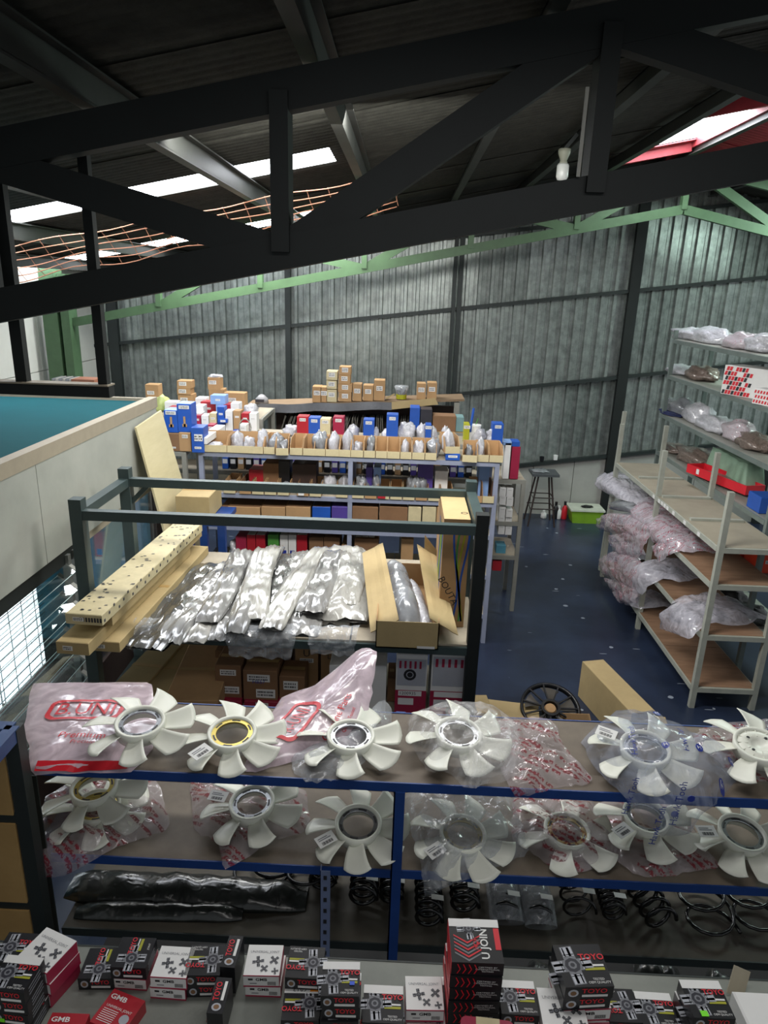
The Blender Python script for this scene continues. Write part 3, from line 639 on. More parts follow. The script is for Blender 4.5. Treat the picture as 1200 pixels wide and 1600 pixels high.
t, b, c = bagthing('clear bag with blue round prints drooping over the upper shelf edge', [(907, 1163), (930, 1140), (957, 1122), (1010, 1125), (1060, 1150), (1100, 1172), (1151, 1196), (1153, 1222), (1115, 1256), (1085, 1270), (1066, 1300), (1030, 1303), (1005, 1285), (967, 1240), (930, 1205)], Z1, f_blue, thick=.12, cr=.03, seed=8, name='printed_bag')
bv = project(None, b)
for (x, y, a, s_) in ((1034, 1196, 10, 0), (1022, 1138, 0, 0), (1088, 1192, 20, 0), (1142, 1194, 30, 0), (1130, 1220, 10, 0), (985, 1178, 80, 1), (1062, 1178, 80, 1)):
    q = onz(x, y, Z1+.06)
    if s_: print_on(bv, 'Hawk Tooh', bink, t, c, (q.x, q.y, Z1), R(a), .032, .032, 'lettering', .004)
    else:
        print_on(bv, [[(math.cos(R(40*i)), math.sin(R(40*i))) for i in range(9)]], bink, t, c, (q.x, q.y, Z1), 0, .014, .016, 'round_emblem', .004); print_on(bv, 'H', white_p, t, c, (q.x, q.y, Z1), 0, .02, .022, 'lettering', .0055)
for (x, y, s_, a, sz) in ((982, 1236, 'Hawk Tooh', 82, .032), (1056, 1248, 'Hawk Tooh', 86, .038), (1024, 1282, 'Hawk Tooh', 84, .034)):   # on the hanging part
    q = ony(x, y, YE-.075); o = text(s_, sz, bink, t, Vector((q.x, YE-.1, q.z)) - c, (R(90), R(-a), 0))
for (x, y) in ((1080, 1248), (1054, 1272)):
    q = ony(x, y, YE-.1); MB().lathe([(.013, 0), (.013, .0008), (0, .0008)], bink, 16).build('round_emblem', t).location = Vector((q.x, YE-.1, q.z)) - c
    [ch for ch in t.children if ch.name.startswith('round_emblem')][-1].rotation_euler = (R(90), 0, 0)
bagthing('red printed bag under the ribbed fan at the right edge', [(1082, 1160), (1095, 1142), (1125, 1134), (1210, 1128), (1240, 1180), (1210, 1222), (1160, 1222), (1120, 1192)], Z1, f_red, thick=.02, cr=.035, seed=9, name='printed_bag')
bagthing('red printed bag under the two fans at the left, lower shelf', [(72, 1250), (110, 1225), (180, 1220), (246, 1224), (256, 1255), (265, 1298), (215, 1315), (170, 1335), (110, 1362), (78, 1366), (62, 1300)], Z2, f_red, thick=.03, cr=.045, seed=10, name='printed_bag')
bagthing('red printed bag round the steel ringed fan, lower shelf', [(298, 1225), (350, 1222), (440, 1228), (478, 1240), (484, 1290), (470, 1305), (420, 1318), (385, 1345), (352, 1357), (340, 1320), (304, 1300), (300, 1260)], Z2, f_red, thick=.03, cr=.03, seed=11, name='printed_bag')
bagthing('dull clear bag round the fan right of the blue post, hanging low', [(628, 1248), (680, 1240), (745, 1238), (800, 1248), (815, 1290), (828, 1332), (790, 1352), (745, 1368), (705, 1380), (664, 1394), (656, 1350), (640, 1295)], Z2, f_clear2, thick=.105, cr=.035, seed=12)
bagthing('red printed bag round the mostly hidden fan, lower shelf', [(802, 1248), (850, 1243), (902, 1242), (930, 1262), (950, 1300), (966, 1330), (938, 1358), (885, 1370), (850, 1350), (825, 1332), (800, 1320)], Z2, f_red, thick=.06, cr=.04, seed=13, name='printed_bag')
bagthing('wide red printed bag with a pointed corner under the stickered fan', [(930, 1258), (990, 1250), (1060, 1252), (1080, 1290), (1100, 1325), (1125, 1358), (1090, 1362), (1040, 1374), (990, 1370), (962, 1345), (950, 1300)], Z2, f_red, thick=.04, cr=.035, seed=14, name='printed_bag')
# ------------------------------------------------------------------ springs shelf
def spring(px, y0, y1, label, r=.055, turns=7, wire=.0085, tilt=0, bagged=False, flat=False, rad2=None):
    a, b2 = onz(px, y0, Z3), onz(px, y1, Z3); c = (a+b2)/2; L = (a-b2).length + .04; t = thing('coil_spring', label, 'spring', (c.x, c.y, Z3+.003), R(tilt), 'coil springs on the third shelf')
    n = int(turns*16); pts = []
    for i in range(n+1):
        f = i/n; an = 2*PI*turns*f; rr = r
        pts.append(Vector((rr*math.cos(an), -L/2 + L*f, r + wire + rr*math.sin(an))) if not flat else Vector((rr*math.cos(an), -L*.4 + L*.8*f + rr*math.sin(an), wire + .012 + .05*f)))
    MB().tube(pts, wire, spring_m, 6).build('coil', t, smooth=True)
    MB().box(-.02, .03, -.012, .012, 0, .0015, white_p, T=Matrix.Translation((r*.5, -L*.32, 2*r+wire*2)) @ Matrix.Rotation(R(8), 4, 'Y')).build('paper_tag', t) if tilt == 0 and not flat else None
    if bagged:
        t2 = thing('plastic_bag', bagged, 'bag', (c.x, c.y, Z3)); q = MB()
        q.grid(lambda u, v: ((1.25*r + .012*crum((u*.5, v*.5, px)))*math.cos(2*PI*v), (u-.5)*(L+.08) + .004, max(.001, r+wire + (1.2*r+.01*crum((u, v, px*.1)))*math.sin(2*PI*v)*(1 - .75*(abs(u-.5)*2)**5))), 12, 18, f_clear2, wrap=True).build('film', t2, smooth=True)
spring(508, 1350, 1392, 'black spring behind the slotted post', turns=6)
spring(570, 1352, 1418, 'black spring with a white tag just right of the slotted post')
spring(612, 1354, 1414, 'black spring hidden behind the blue middle post', r=.045)
spring(668, 1360, 1452, 'longest black spring, under the hanging film bag', r=.052, turns=8)
spring(722, 1362, 1430, 'black spring between the long one and the bagged pair', turns=6)
spring(783, 1368, 1440, 'left black spring of the bagged pair', r=.05, bagged='clear film round the left bagged spring')
spring(832, 1370, 1446, 'right black spring of the bagged pair', r=.05, bagged='clear film round the right bagged spring')
spring(893, 1374, 1440, 'loose wound black spring right of the bagged pair', r=.062, turns=4, wire=.006)
spring(945, 1374, 1436, 'tightly wound narrow black spring', r=.045, turns=10, wire=.006)
spring(1003, 1380, 1452, 'black spring lying askew left of the big rings', r=.058, turns=6, tilt=12)
spring(1098, 1385, 1462, 'wide black coil collapsed into rings', r=.098, turns=2.6, wire=.008, flat=True)
spring(1172, 1390, 1452, 'wide black coil at the right end of the spring shelf', r=.098, turns=2.4, wire=.008, flat=True)
for i, (px, y, r, lab) in enumerate(((410, 1368, .12, 'black hose loop on the spring shelf'), (428, 1362, .085, 'smaller black hose loop on the spring shelf'), (478, 1378, .075, 'black belt coil beside the slotted post'))):
    c = onz(px, y, Z3); t = thing('hose_loop', lab, 'hose', (c.x, c.y, Z3))
    MB().tube([(r*math.cos(a*PI/18), r*.75*math.sin(a*PI/18), .012 + .01*i + .02*a/40) for a in range(44)], .008, blk_pl, 6).build('hose', t, smooth=True)
def wrapped(label, a, b2, wd, h, m, z, seed, name='wrapped_part', cat='part', sag=0):
    a = Vector((a.x, a.y, z)); b2 = Vector((b2.x, b2.y, z)); c = (a+b2)/2; d = (b2-a); L = d.length; d.normalize(); s = Vector((-d.y, d.x, 0)); t = thing(name, label, cat, c)
    def P(u, v):
        wv = wd/2*(1 - .25*(2*u-1)**6 + .1*noise.noise(Vector((u*5, seed, 0)))); hh = h*(1 - .55*abs(2*u-1)**5)
        an = 2*PI*v; x = math.cos(an)*wv; zz = max(0, math.sin(an))*hh*(.8 + .2*abs(math.sin(an))) ; k = .02 * (wd/.12) * (crum((u*L*.8, v*.35, seed), 1, seed)-.5)
        p = c*0 + d*((u-.5)*L) + s*(x*(1 + k*2)); p.z = zz + max(0, math.sin(an))*k*1.2 + .002 - sag*max(0, u-.8)*(u-.8)*10; return p
    MB().grid(P, 30, 20, m, wrap=True).build('wrap', t, smooth=True); return t
wrapped('long dark part in glossy film lying behind the left end of the third shelf', onz(110, 1385, Z3), onz(480, 1405, Z3), .17, .06, dbag, Z3, 1)
wrapped('second dark film wrapped length in front of the longer one', onz(120, 1425, Z3), onz(380, 1428, Z3), .09, .04, dbag, Z3, 2)
for i, (x0, x1, y) in enumerate(((820, 870, 1520), (990, 1060, 1512), (1100, 1150, 1535))):
    a, b2 = onz(x0, y, Z4), onz(x1, y+25, Z4); wrapped('dark film wrapped part on the bottom shelf, %s from the left' % ORD[i], a, b2, .16, .06, dbag, Z4, 5+i)
# ------------------------------------------------------------------ foreground bench and universal joint boxes
ZT = 1.7
t = thing('work_shelf', 'grey painted metal shelf top holding the small joint boxes', 'shelf', (0, .98, 0)); O = Vector((0, .98, 0))
MB().box(-1.6, 1.5, .62, 1.235, ZT-.03, ZT, table_m).build('top', t, O)
MB().box(-1.6, 1.5, 1.235, 1.239, ZT-.045, ZT+.001, dark_st).build('edge', t, O)
for x in (-1.55, 1.45):
    for y in (.65, 1.21): MB().box(x-.02, x+.02, y-.02, y+.02, 0, ZT-.03, dark_st).build('post', t, O)
JW, JD, JH = .092, .088, .033
def cross(b, cx, cy, s, ang, z, m1=silver, m2=pdark):
    ca, sa = math.cos(ang), math.sin(ang)
    def Q(x, y): return (cx + (x*ca - y*sa)*s, cy + (x*sa + y*ca)*s, z)
    for k in range(4):
        c2, s2 = math.cos(PI/2*k), math.sin(PI/2*k)
        def r4(x0, x1, y0, y1, m): b.poly([Q(x*c2-y*s2, x*s2+y*c2) for x, y in ((x0, y0), (x1, y0), (x1, y1), (x0, y1))], m)
        r4(.25, .5, -.2, .2, gink); r4(.48, 1, -.28, .28, m1); r4(.5, .98, -.15, -.02, white_p); r4(.5, .98, .15, .22, m2); r4(.56, .6, -.28, .28, m2)
    if s > .03:
        for k in range(4):
            c2, s2 = math.cos(PI/2*k), math.sin(PI/2*k); b.poly([tuple(Vector(Q(x*c2-y*s2, x*s2+y*c2)) - Vector((0, 0, .0003))) for x, y in ((0, -.32), (1.04, -.32), (1.04, .32), (0, .32))], gink)
    def disc(r, m, dz):
        b.poly([tuple(Vector(Q(r*math.cos(R(45*i)), r*math.sin(R(45*i)))) + Vector((0, 0, dz))) for i in range(8)], m)
    disc(.40, m2, .0002); disc(.22, gink, .0004); disc(.12, pdark, .0006)
PROTO = {}
def jbox(kind):
    if kind in PROTO: return PROTO[kind], False
    t = thing('joint_box', None, 'box', (0, 0, 0)); w2, d2, h = JW/2, JD/2, JH
    def body(mside, mtop=None):
        b = MB(); b.box(-w2, w2, -d2, d2, 0, h, mside)
        if mtop: b.m[1] = b.mi(mtop)
        b.build('body', t)
    if kind.startswith('black'):
        body(black_p); pic = MB(); z = h + .0006
        if 'L' in kind: cross(pic, -w2*.42, 0, .038, R(6), z); tx, ta = w2*.47, 0
        elif 'R' in kind: cross(pic, w2*.42, 0, .036, R(6), z); tx, ta = -w2*.5, PI
        else: cross(pic, 0, -d2*.38, .036, R(2), z); tx, ta = None, PI/2
        pic.build('joint_picture', t)
        if tx is not None:
            sg = 1 if ta == 0 else -1; yb = d2*.35 if sg == 1 else -d2*.35
            text('TOYO', .0175, redc, t, (tx, yb, z+.0008), (0, 0, ta), 1, bold=.02)
            q = MB().box(tx-.019, tx+.019, yb-sg*.0165-.002, yb-sg*.0165+.002, h, z, white_p).box(tx-.019, tx+.019, yb-sg*.023-.0035, yb-sg*.023+.002, h, z, yel_p); q.build('stripe', t)
            text('TESTED\nOEM QUALITY', .0065, white_p, t, (tx, yb-sg*.048, z), (0, 0, ta))
        else:
            text('TOYO', .0175, redc, t, (-.008, d2*.42, z+.0008), (0, 0, PI/2), 1, bold=.02); MB().box(.003, .006, d2*.1, d2*.9, h, z, white_p).box(.009, .016, d2*.1, d2*.9, h, z, yel_p).build('stripe', t); text('JOINT', .007, white_p, t, (w2*.75, d2*.4, z), (0, 0, PI/2))
        if 'W' in kind: MB().box(-w2, w2, d2-.020, d2+.0005, h, h+.001, white_p).build('white_flap', t)
        fy = -d2-.0006
        text('TOYO', .017, redc, t, (.010, fy, h*.66), (R(90), 0, 0), 1, bold=.02); MB().box(-.013, .036, fy, fy+.0004, h*.18, h*.36, white_p).build('white_bar', t)
        q = MB(); q.lathe([(.010, 0), (.010, .0006), (0, .0006)], silver, 12); q.lathe([(.006, .0006), (.006, .0009), (0, .0009)], card_d, 10); o = q.build('emblem', t); o.rotation_euler = (R(90), 0, 0); o.location = (-.030, -d2, h*.5)
        q = MB(); 
        for i in range(3): q.box(w2, w2+.0006, -d2*.6, d2*.5, h*(.2+.25*i), h*(.27+.25*i), gink)
        q.build('side_print', t)
    elif kind == 'white':
        body(white_p); b = MB(); z = h+.0006; b.box(-w2-.0004, w2+.0004, -d2-.0004, d2+.0004, 0, h*.12, mag_p).box(w2-.0005, w2+.0006, -d2-.0005, d2*.98, 0, h*.98, mag_p).box(-w2-.0004, w2+.0004, -d2-.0004, -d2+.0006, h*.93, h+.0004, mag_p).build('magenta_edge', t)
        text('UNIVERSAL JOINT', .0095, gink, t, (0, d2*.52, z)); pic = MB(); cross(pic, -w2*.3, -d2*.1, .015, R(10), z, gink, ink); cross(pic, w2*.6, 0, .013, R(40), z, gink, ink); cross(pic, w2*.1, -d2*.55, .011, R(45), z, gink, ink); cross(pic, w2*.72, -d2*.7, .009, R(10), z, gink, ink); pic.build('joint_picture', t)
        text('GMB', .011, ink, t, (0, -d2-.0008, h*.66), (R(90), 0, 0), 1.3, bold=.02)
        q = MB()
        for i in range(12): q.box(.016+i*.0018, .0168+i*.0018, -d2-.0008, -d2-.0005, h*.2, h*.5, ink)
        q.box(-.03, -.012, -d2-.0008, -d2-.0005, h*.3, h*.36, gink).box(-.034, -.022, -d2-.0008, -d2-.0005, h*.6, h*.75, ink); tag(q.build('barcode', t), kind='stuff')
    elif kind == 'red':
        body(red_p); z = h+.0006; text('GMB', .017, white_p, t, (-w2*.4, d2*.62, z), (0, 0, 0), 1.3, bold=.02); text('UNIVERSAL JOINT', .009, white_p, t, (0, d2*.1, z))
        q = MB()
        for i in range(7): q.box(-w2*.8, w2*.1, -d2*(.1+.11*i), -d2*(.07+.11*i), h, z, lblue_p if False else white_p)
        q.build('small_print', t); MB().lathe([(.012, h), (.012, h+.0007), (0, h+.0007)], silver, 14, c=(w2*.6, -d2*.3, 0)).build('round_picture', t)
    elif kind == 'hot':
        body(black_p); z = h+.0006; q = MB(); cross(q, -.01, d2*.55, .022, R(5), z); q.build('joint_picture', t)
        q = MB()
        for i in range(6):
            for sg in (-1, 1): q.poly([(-.015+sg*0, -d2*.95+i*.007, z), (-.015+sg*.024, -d2*.6+i*.007, z), (-.015+sg*.024, -d2*.54+i*.007, z), (-.015, -d2*.87+i*.007, z)][::sg], redc if i % 2 else gink)
        q.box(w2-.011, w2-.001, -d2*.4, d2*.6, h, z, redc); q.build('red_pattern', t)
        text('U JOINT', .02, white_p, t, (w2*.35, 0, z), (0, 0, PI/2), 1, bold=.02); text('HQR', .012, redc, t, (w2*.0, -.006, z), (0, 0, PI/2), 1, bold=.02)
        MB().box(-w2, w2, d2-.016, d2+.0006, h, h+.001, white_p).build('white_flap', t)
        tag([c for c in t.children if c.name.startswith('red_pattern')][0], kind='stuff'); text('CERTIFIED BY\nINTERNATIONAL\nTESTING', .0055, white_p, t, (.018, -d2-.0008, h*.5), (R(90), 0, 0))
        q = MB()
        for i in range(4):
            x = -w2*.75 + i*.010; q.poly([(x, -d2-.0008, .004), (x+.005, -d2-.0008, .016), (x, -d2-.0008, .029), (x-.002, -d2-.0008, .029), (x+.003, -d2-.0008, .016), (x-.002, -d2-.0008, .004)], redc)
        q.box(-w2-.0006, -w2, -d2, d2, .002, h-.002, redc); tag(q.build('red_pattern', t), kind='stuff')
    PROTO[kind] = t; return t, True
def jstack(x0, y0, x1, y1, n, kinds, label, extra=None, jit=.004, dz0=0, grp='universal joint boxes on the grey shelf'):
    """stack whose top box's front top edge runs from pixel 0 to pixel 1"""
    z = ZT + dz0 + n*JH*1.02; a, b2 = onz(x0, y0, z), onz(x1, y1, z); ang = math.atan2(b2.y-a.y, b2.x-a.x); mid = (a+b2)/2
    wd = (b2-a).length; s = wd/JW; s = max(.85, min(1.2, s)); nrm = Vector((-math.sin(ang), math.cos(ang), 0)); c = mid + nrm*JD/2*s; res = []
    for k in range(n):
        kind = kinds[min(k, len(kinds)-1)]; p, first = jbox(kind); t = p if first else copy_tree(p); kk = n-1-k   # k=0 is the top box
        t.location = (c.x + rnd.uniform(-jit, jit)*(k > 0), c.y + rnd.uniform(-jit, jit)*(k > 0), ZT + dz0 + kk*JH*1.02 + .0005); t.rotation_euler = (0, 0, ang + rnd.uniform(-.03, .03)*(k > 0)); t.scale = (s, s, 1)
        what = {'black': 'black joint box', 'white': 'white joint box', 'red': 'red joint box', 'hot': 'patterned joint box'}[kind.split('_')[0]]
        pos = 'top box' if k == 0 else ('bottom box' if kk == 0 else ORD[k] + ' box from the top'); t['label'] = ('%s of the stack, %s' % (what, label)) if n == 1 and False else ('%s, %s, %s' % (what, pos if n > 1 else 'single', label)); t['group'] = grp; res.append(t)
    return res
def dot(t, x, y, m, onfront=True, w_=.012):
    o = MB().box(-w_/2, w_/2, -.0006, 0, -w_*.4, w_*.4, m).build('price_dot', t) if onfront else MB().box(-w_/2, w_/2, -w_*.4, w_*.4, 0, .0006, m).build('price_dot', t)
    o.location = (x, -JD/2-.0009, y) if onfront else (x, y, JH+.0012)
green_s = emis('fluorescent_green_sticker', '#6fd21f', 0.05); orange_s = mat('orange_sticker', '#e88a1a', .5, var=.03); bluedot = mat('blue_sticker', '#3858c8', .5, var=.03)
st = jstack(-22, 1545, 37, 1551, 4, ['black_LW'], 'front left corner'); dot(st[2], -.02, .012, green_s)
jstack(24, 1497, 72, 1521, 3, ['white'], 'behind the left corner stack')
jstack(-10, 1503, 35, 1506, 2, ['black_L', 'white'], 'left edge back row')
jstack(124, 1529, 174, 1529, 1, ['black_B'], 'left one of the two vertically lettered boxes')
jstack(172, 1511, 227, 1513, 2, ['black_B', 'white'], 'just behind the rotated red box')
jstack(236, 1526, 289, 1529, 2, ['white'], 'left of the two leaning upright boxes')
jstack(140, 1596, 190, 1617, 1, ['red'], 'rotated at the front left')
jstack(291, 1524, 339, 1524, 2, ['black_R'], 'behind the two leaning upright boxes')
def upright(xa, ya, xb, yb, label):
    a, b2 = onz(xa, ya, ZT+.092), onz(xb, yb, ZT+.092); an = math.atan2(b2.y-a.y, b2.x-a.x)
    p, f = jbox('black_R'); t = copy_tree(p); t.rotation_euler = (R(-90), 0, an); t.location = ((a.x+b2.x)/2 + JH/2*math.sin(an), (a.y+b2.y)/2 - JH/2*math.cos(an), ZT + JD/2 + .001); t['label'] = label; t['group'] = 'universal joint boxes on the grey shelf'
    return t
upright(353, 1512, 371, 1452, 'upright black joint box on its narrow side, back one of two')
upright(333, 1584, 352, 1517, 'upright black joint box on its narrow side, front one of two')
jstack(380, 1524, 436, 1525, 2, ['white'], 'alone right of the upright boxes')
jstack(447, 1527, 500, 1530, 3, ['black_R'], 'behind the handwritten 6013 box')
st = jstack(440, 1594, 497, 1595, 2, ['black_R'], 'with the white strip reading 6013')
MB().box(-JW/2, JW/2, JD/2-.02, JD/2+.001, JH, JH+.0014, white_p).build('white_strip', st[0]); text('6013', .018, ink, st[0], (-.008, JD/2-.01, JH+.002), (0, 0, PI)); dot(st[0], .028, JD/2-.008, orange_s, False, .02)
st = jstack(501, 1556, 561, 1557, 4, ['black_LW'], 'with blue dot right of the 6013 box'); dot(st[0], .028, -.012, bluedot, False, .012); dot(st[2], -.034, .014, green_s); dot(st[3], -.028, .016, green_s)
jstack(566, 1597, 630, 1600, 2, ['black_LW', 'black_R'], 'left of the single white universal joint box')
jstack(635, 1578, 694, 1579, 2, ['white'], 'left of the tall red patterned stack')
st = jstack(636, 1604, 696, 1606, 1, ['white'], 'in front with 0109 written on it'); text('0109', .012, gink, st[0], (0, .02, JH+.001))
jstack(706, 1503, 788, 1506, 6, ['hot'], 'tall stack in the middle')
jstack(785, 1584, 842, 1587, 2, ['black_LW'], 'right of the red and cream box')
jstack(884, 1543, 960, 1541, 4, ['black_L', 'black_L', 'white'], 'tall stack right of centre')
jstack(850, 1608, 922, 1612, 2, ['white'], 'in front of the tall stack right of centre')
jstack(952, 1596, 1000, 1598, 1, ['black_R'], 'right behind the tall stack, yellow striped')
jstack(1006, 1602, 1064, 1606, 1, ['black_LW'], 'between the striped box and the green dotted box')
st = jstack(1085, 1590, 1150, 1592, 3, ['black_LW'], 'rightmost stack with green dot'); dot(st[0], -.02, -.035, green_s, False, .016)
jstack(60, 1640, 110, 1642, 1, ['red'], 'just cut off at the lower edge')
c = onz(755, 1592, ZT+.12); t = thing('round_cornered_box', 'magenta and cream round-cornered box in front of the patterned stack', 'box', (c.x+.002, c.y-.055, ZT+.01))
b = MB(); n = 6; ol = []
for cx, cy, a0 in ((.04, .03, 0), (-.04, .03, 90), (-.04, -.03, 180), (.04, -.03, 270)):
    for i in range(n+1): a = R(a0+90*i/n); ol.append((cx+.012*math.cos(a), cy+.012*math.sin(a)))
b.poly([(x, y, .10) for x, y in ol], mag_p)
for i in range(len(ol)): p, q_ = ol[i], ol[(i+1) % len(ol)]; b.poly([(p[0], p[1], 0), (q_[0], q_[1], 0), (q_[0], q_[1], .10), (p[0], p[1], .10)], mag_p)
b.build('body', t); MB().box(-.022, .024, -.0425, .0425, .1, .1008, cream_p).box(-.022, .024, -.0428, -.042, 0, .1, cream_p).build('cream_band', t); text('Seik', .034, redc, t, (.002, .0, .1014), (0, 0, -PI/2), 1, bold=.01)
t.location.z = ZT + .04; t.rotation_euler = (0, 0, R(-4)); MB().box(-.045, .045, -.035, .035, -.04, 0, mag_p).build('lower_box', t)
c = onz(1150, 1590, ZT); t = thing('paper_card', 'cream paper card leaning behind the rightmost joint boxes', 'card', (c.x+.02, c.y+.05, ZT)); MB().box(-.022, .022, 0, .002, 0, .06, mat('dull_cream_card', '#a59c88', .6), T=Matrix.Rotation(R(25), 4, 'Y') @ Matrix.Rotation(R(-30), 4, 'X')).build('card', t)
c = onz(1185, 1600, ZT); carton('white_box', 'plain white box at the bottom right corner', 'box', (c.x, c.y-.01, ZT), (.1, .09, .05), 0, white_p, tp=False, lab=((.4, .5, .04, .02),))
# ------------------------------------------------------------------ dark open frame rack with silvery packs
BX0, BX1, BY0, BY1 = -1.80, .47, 3.69, 4.39; ZD = 1.21; ZL = .66
t = thing('frame_rack', 'dark green steel frame rack with open top rails in the middle left', 'rack', (-.66, 4.1, 0)); O = Vector((-.66, 4.1, 0))
for x in (BX0, BX1):
    for y in (BY0, BY1): MB().box(x-.035, x+.035, y-.035, y+.035, 0, 2.03, rack_g if y > 4 or x < 0 else blk_st).build('post', t, O)
for z, hh in ((1.965, .055), (ZD, .05), (ZL, .05)):
    for y in (BY0, BY1): MB().box(BX0+.035, BX1-.035, y-.03, y+.02, z-hh, z, rack_g).build('rail', t, O)
    for x in (BX0, BX1): MB().box(x-.03, x+.03, BY0+.035, BY1-.035, z-hh, z, rack_g).build('rail', t, O)
for i in range(3):
    w_ = (BX1-BX0)/3; MB().box(BX0+.04+w_*i, BX0+w_*(i+1)+.03, 3.68, 5.0, ZD, ZD+.012, tan_l).build('deck_board', t, O)
    MB().box(BX0+.04+w_*i, BX0+w_*(i+1)+.03, 3.70, 4.38, ZL, ZL+.012, tan_l).build('deck_board', t, O)
for x in (BX0+.06, BX1-.06): MB().bar((x, 4.98, 0), (x, 4.98, ZD), .04, .04, rack_g).build('rear_leg', t, O)
for x, s in ((BX0, 1),): MB().bar((x+.03, BY1, 1.8), (x+.16, BY1, 1.93), .03, .03, rack_g).build('corner_brace', t, O)
# long printed cartons leaning to the back left
def longbox(label, a, b2, wd, h, z, m, pr=0, slope=0):
    d = (b2-a); d.z = 0; L = d.length; ang = math.atan2(d.y, d.x) - PI/2
    t = carton('long_carton', label, 'box', ((a.x+b2.x)/2, (a.y+b2.y)/2, z), (wd, L, h), ang, m, lab=((.35, .5, wd*.3, h*.35),), tp=not pr, rx=slope)
    if pr:
        q = MB()
        for i in range(70):
            v = rnd.random(); u = rnd.uniform(-.45, .45)*wd; y = -L/2 + .02 + v*(L-.06)
            if .3 < v < .7 and rnd.random() < .5: continue
            s_ = rnd.uniform(.006, .013); q.poly([(u-s_, y-s_*.7, h+.0012), (u+s_, y-s_*.4, h+.0012), (u+s_*.8, y+s_, h+.0012), (u-s_*.6, y+s_*.7, h+.0012)], pdark)
        for i in range(26): y = -L/2 + .02 + i*L/27; z_ = h*(.35+.3*(i % 3)); q.box(wd/2, wd/2+.0012, y, y+.016, z_-.008, z_+.008, pdark)
        for i in range(8): x = -wd/2+.08+i*.016; q.box(x, x+.010, -L/2-.0012, -L/2, h*.3, h*.7, pdark)
        tag(q.build('print', t), kind='stuff')
    return t
def P2(px, py, z): return onz(px, py, z)
a0, a1 = P2(150, 1005, 1.24), P2(262, 862, 1.24)
longbox('lowest long plain carton under the printed one, left side of the frame rack', Vector((-1.60, 3.42, 0)), Vector((-1.52, 4.95, 0)), .17, .065, ZD+.014, card_l)
longbox('wide plain long carton sticking out furthest to the left', Vector((-1.70, 3.26, 0)), Vector((-1.60, 4.75, 0)), .18, .075, ZD+.08, card_l)
longbox('narrow plain long carton right under the speckled one', Vector((-1.64, 3.46, 0)), Vector((-1.56, 4.95, 0)), .16, .06, ZD+.156, card_l)
longbox('long pale carton with dark speckled print, topmost at the left', Vector((-1.662, 3.34, 0)), Vector((-1.56, 4.9, 0)), .205, .065, ZD+.217, cream_p, pr=1)
# silvery packs: pouch from back end to front end given in the photo frame
def pack(label, bx, by, fx, fy, wd, h, m, seed, lz=0, ends=.75):
    z = ZD + .014; a = onz(bx, by, z + lz); f = onz(fx, fy, z + lz); a.z = f.z = 0; c = (a+f)/2; d = a - f; L = d.length*1.06; d.normalize(); s = Vector((d.y, -d.x, 0))
    t = thing('part_in_bag', label, 'packet', (c.x, c.y, z + lz), 0, 'silvery bagged parts on the frame rack')
    def P(u, v):
        e = abs(2*u-1); prof = (1 - ends*e**10); wd_ = wd*1.3; wv = wd_/2*(1 - .15*e**10 + .12*noise.noise(Vector((u*4, seed*3.3, v)))); an = 2*PI*v
        x = math.cos(an)*wv; up = max(0, math.sin(an))
        k = crum((u*L*.35, v*.28, seed*1.7), 1, seed) - .6; rdg = abs(noise.noise(Vector((x*34 + noise.noise(Vector((u*6, seed, 0)))*1.5, u*3.0, seed*2))))
        hh = h*prof*(.35 + .65*up**.8) * (.85 + .5*noise.noise(Vector((u*3+seed, 0, 0)))) if up > 0 else 0
        p = d*((u-.5)*L*(1 + .02*noise.noise(Vector((v*8, seed, 0))))) + s*(x*(1+k*.08) + .03*math.sin(u*3+seed)); p.z = max(.001, hh + up*(k*.016 + rdg*.045 - .008)) ; return p
    MB().grid(P, 44, 34, m, wrap=True).build('crinkled_bag', t, smooth=True); return t
row = [(318, 884, 196, 1005, .16, .03, sil_bag3), (345, 884, 226, 1010, .17, .035, sil_bag3), (372, 880, 262, 1002, .16, .04, sil_bag), (402, 876, 305, 1000, .16, .05, sil_bag2), (428, 872, 352, 998, .15, .055, sil_bag), (452, 870, 385, 990, .14, .06, sil_bag3), (478, 868, 425, 994, .16, .07, sil_bag), (508, 872, 465, 990, .17, .07, sil_bag), (528, 880, 515, 975, .2, .08, sil_bag2), (560, 890, 552, 972, .2, .07, sil_bag)]
for i, (bx, by, fx, fy, wd, h, m) in enumerate(row): pack('long part in a crinkled silvery bag, %s from the left in the bottom layer' % ORD[i], bx, by, fx, fy, wd, h, m, i+1)
row2 = [(385, 864, 318, 968, .13, .05, sil_bag, .05), (436, 858, 362, 985, .12, .05, sil_bag, .06), (420, 860, 398, 965, .15, .05, sil_bag2, .085), (500, 858, 432, 980, .13, .05, sil_bag2, .075), (520, 864, 492, 955, .15, .06, sil_bag, .09), (545, 868, 538, 945, .16, .07, sil_bag2, .09), (540, 862, 530, 968, .27, .10, sil_bag2, .03)]
for i, (bx, by, fx, fy, wd, h, m, lz) in enumerate(row2): pack('long part in a crinkled silvery bag, %s from the left in the top layer' % ORD[i], bx, by, fx, fy, wd, h, m, 20+i, lz)
def sheet_hang(label, x0, x1, drop, seed, m=f_clear2):
    c = ((x0+x1)/2, 3.66, ZD+.03)
    t = thing('plastic_bag', label, 'bag', c)
    MB().grid(lambda u, v: ((v-.5)*(x1-x0)*(1-.2*u) + .02*noise.noise(Vector((u*3, v*4, seed))), .10 - min(u, .35)*.45 - .03*crum((u*.3, v*.3, seed), 1, seed), .03*(u < .3) - max(0, u-.3)*drop/.7*(1 + .25*noise.noise(Vector((v*5, seed, 0)))) + .02*crum((v*.4, u*.3, seed))), 14, 22, m).build('film', t, smooth=True)
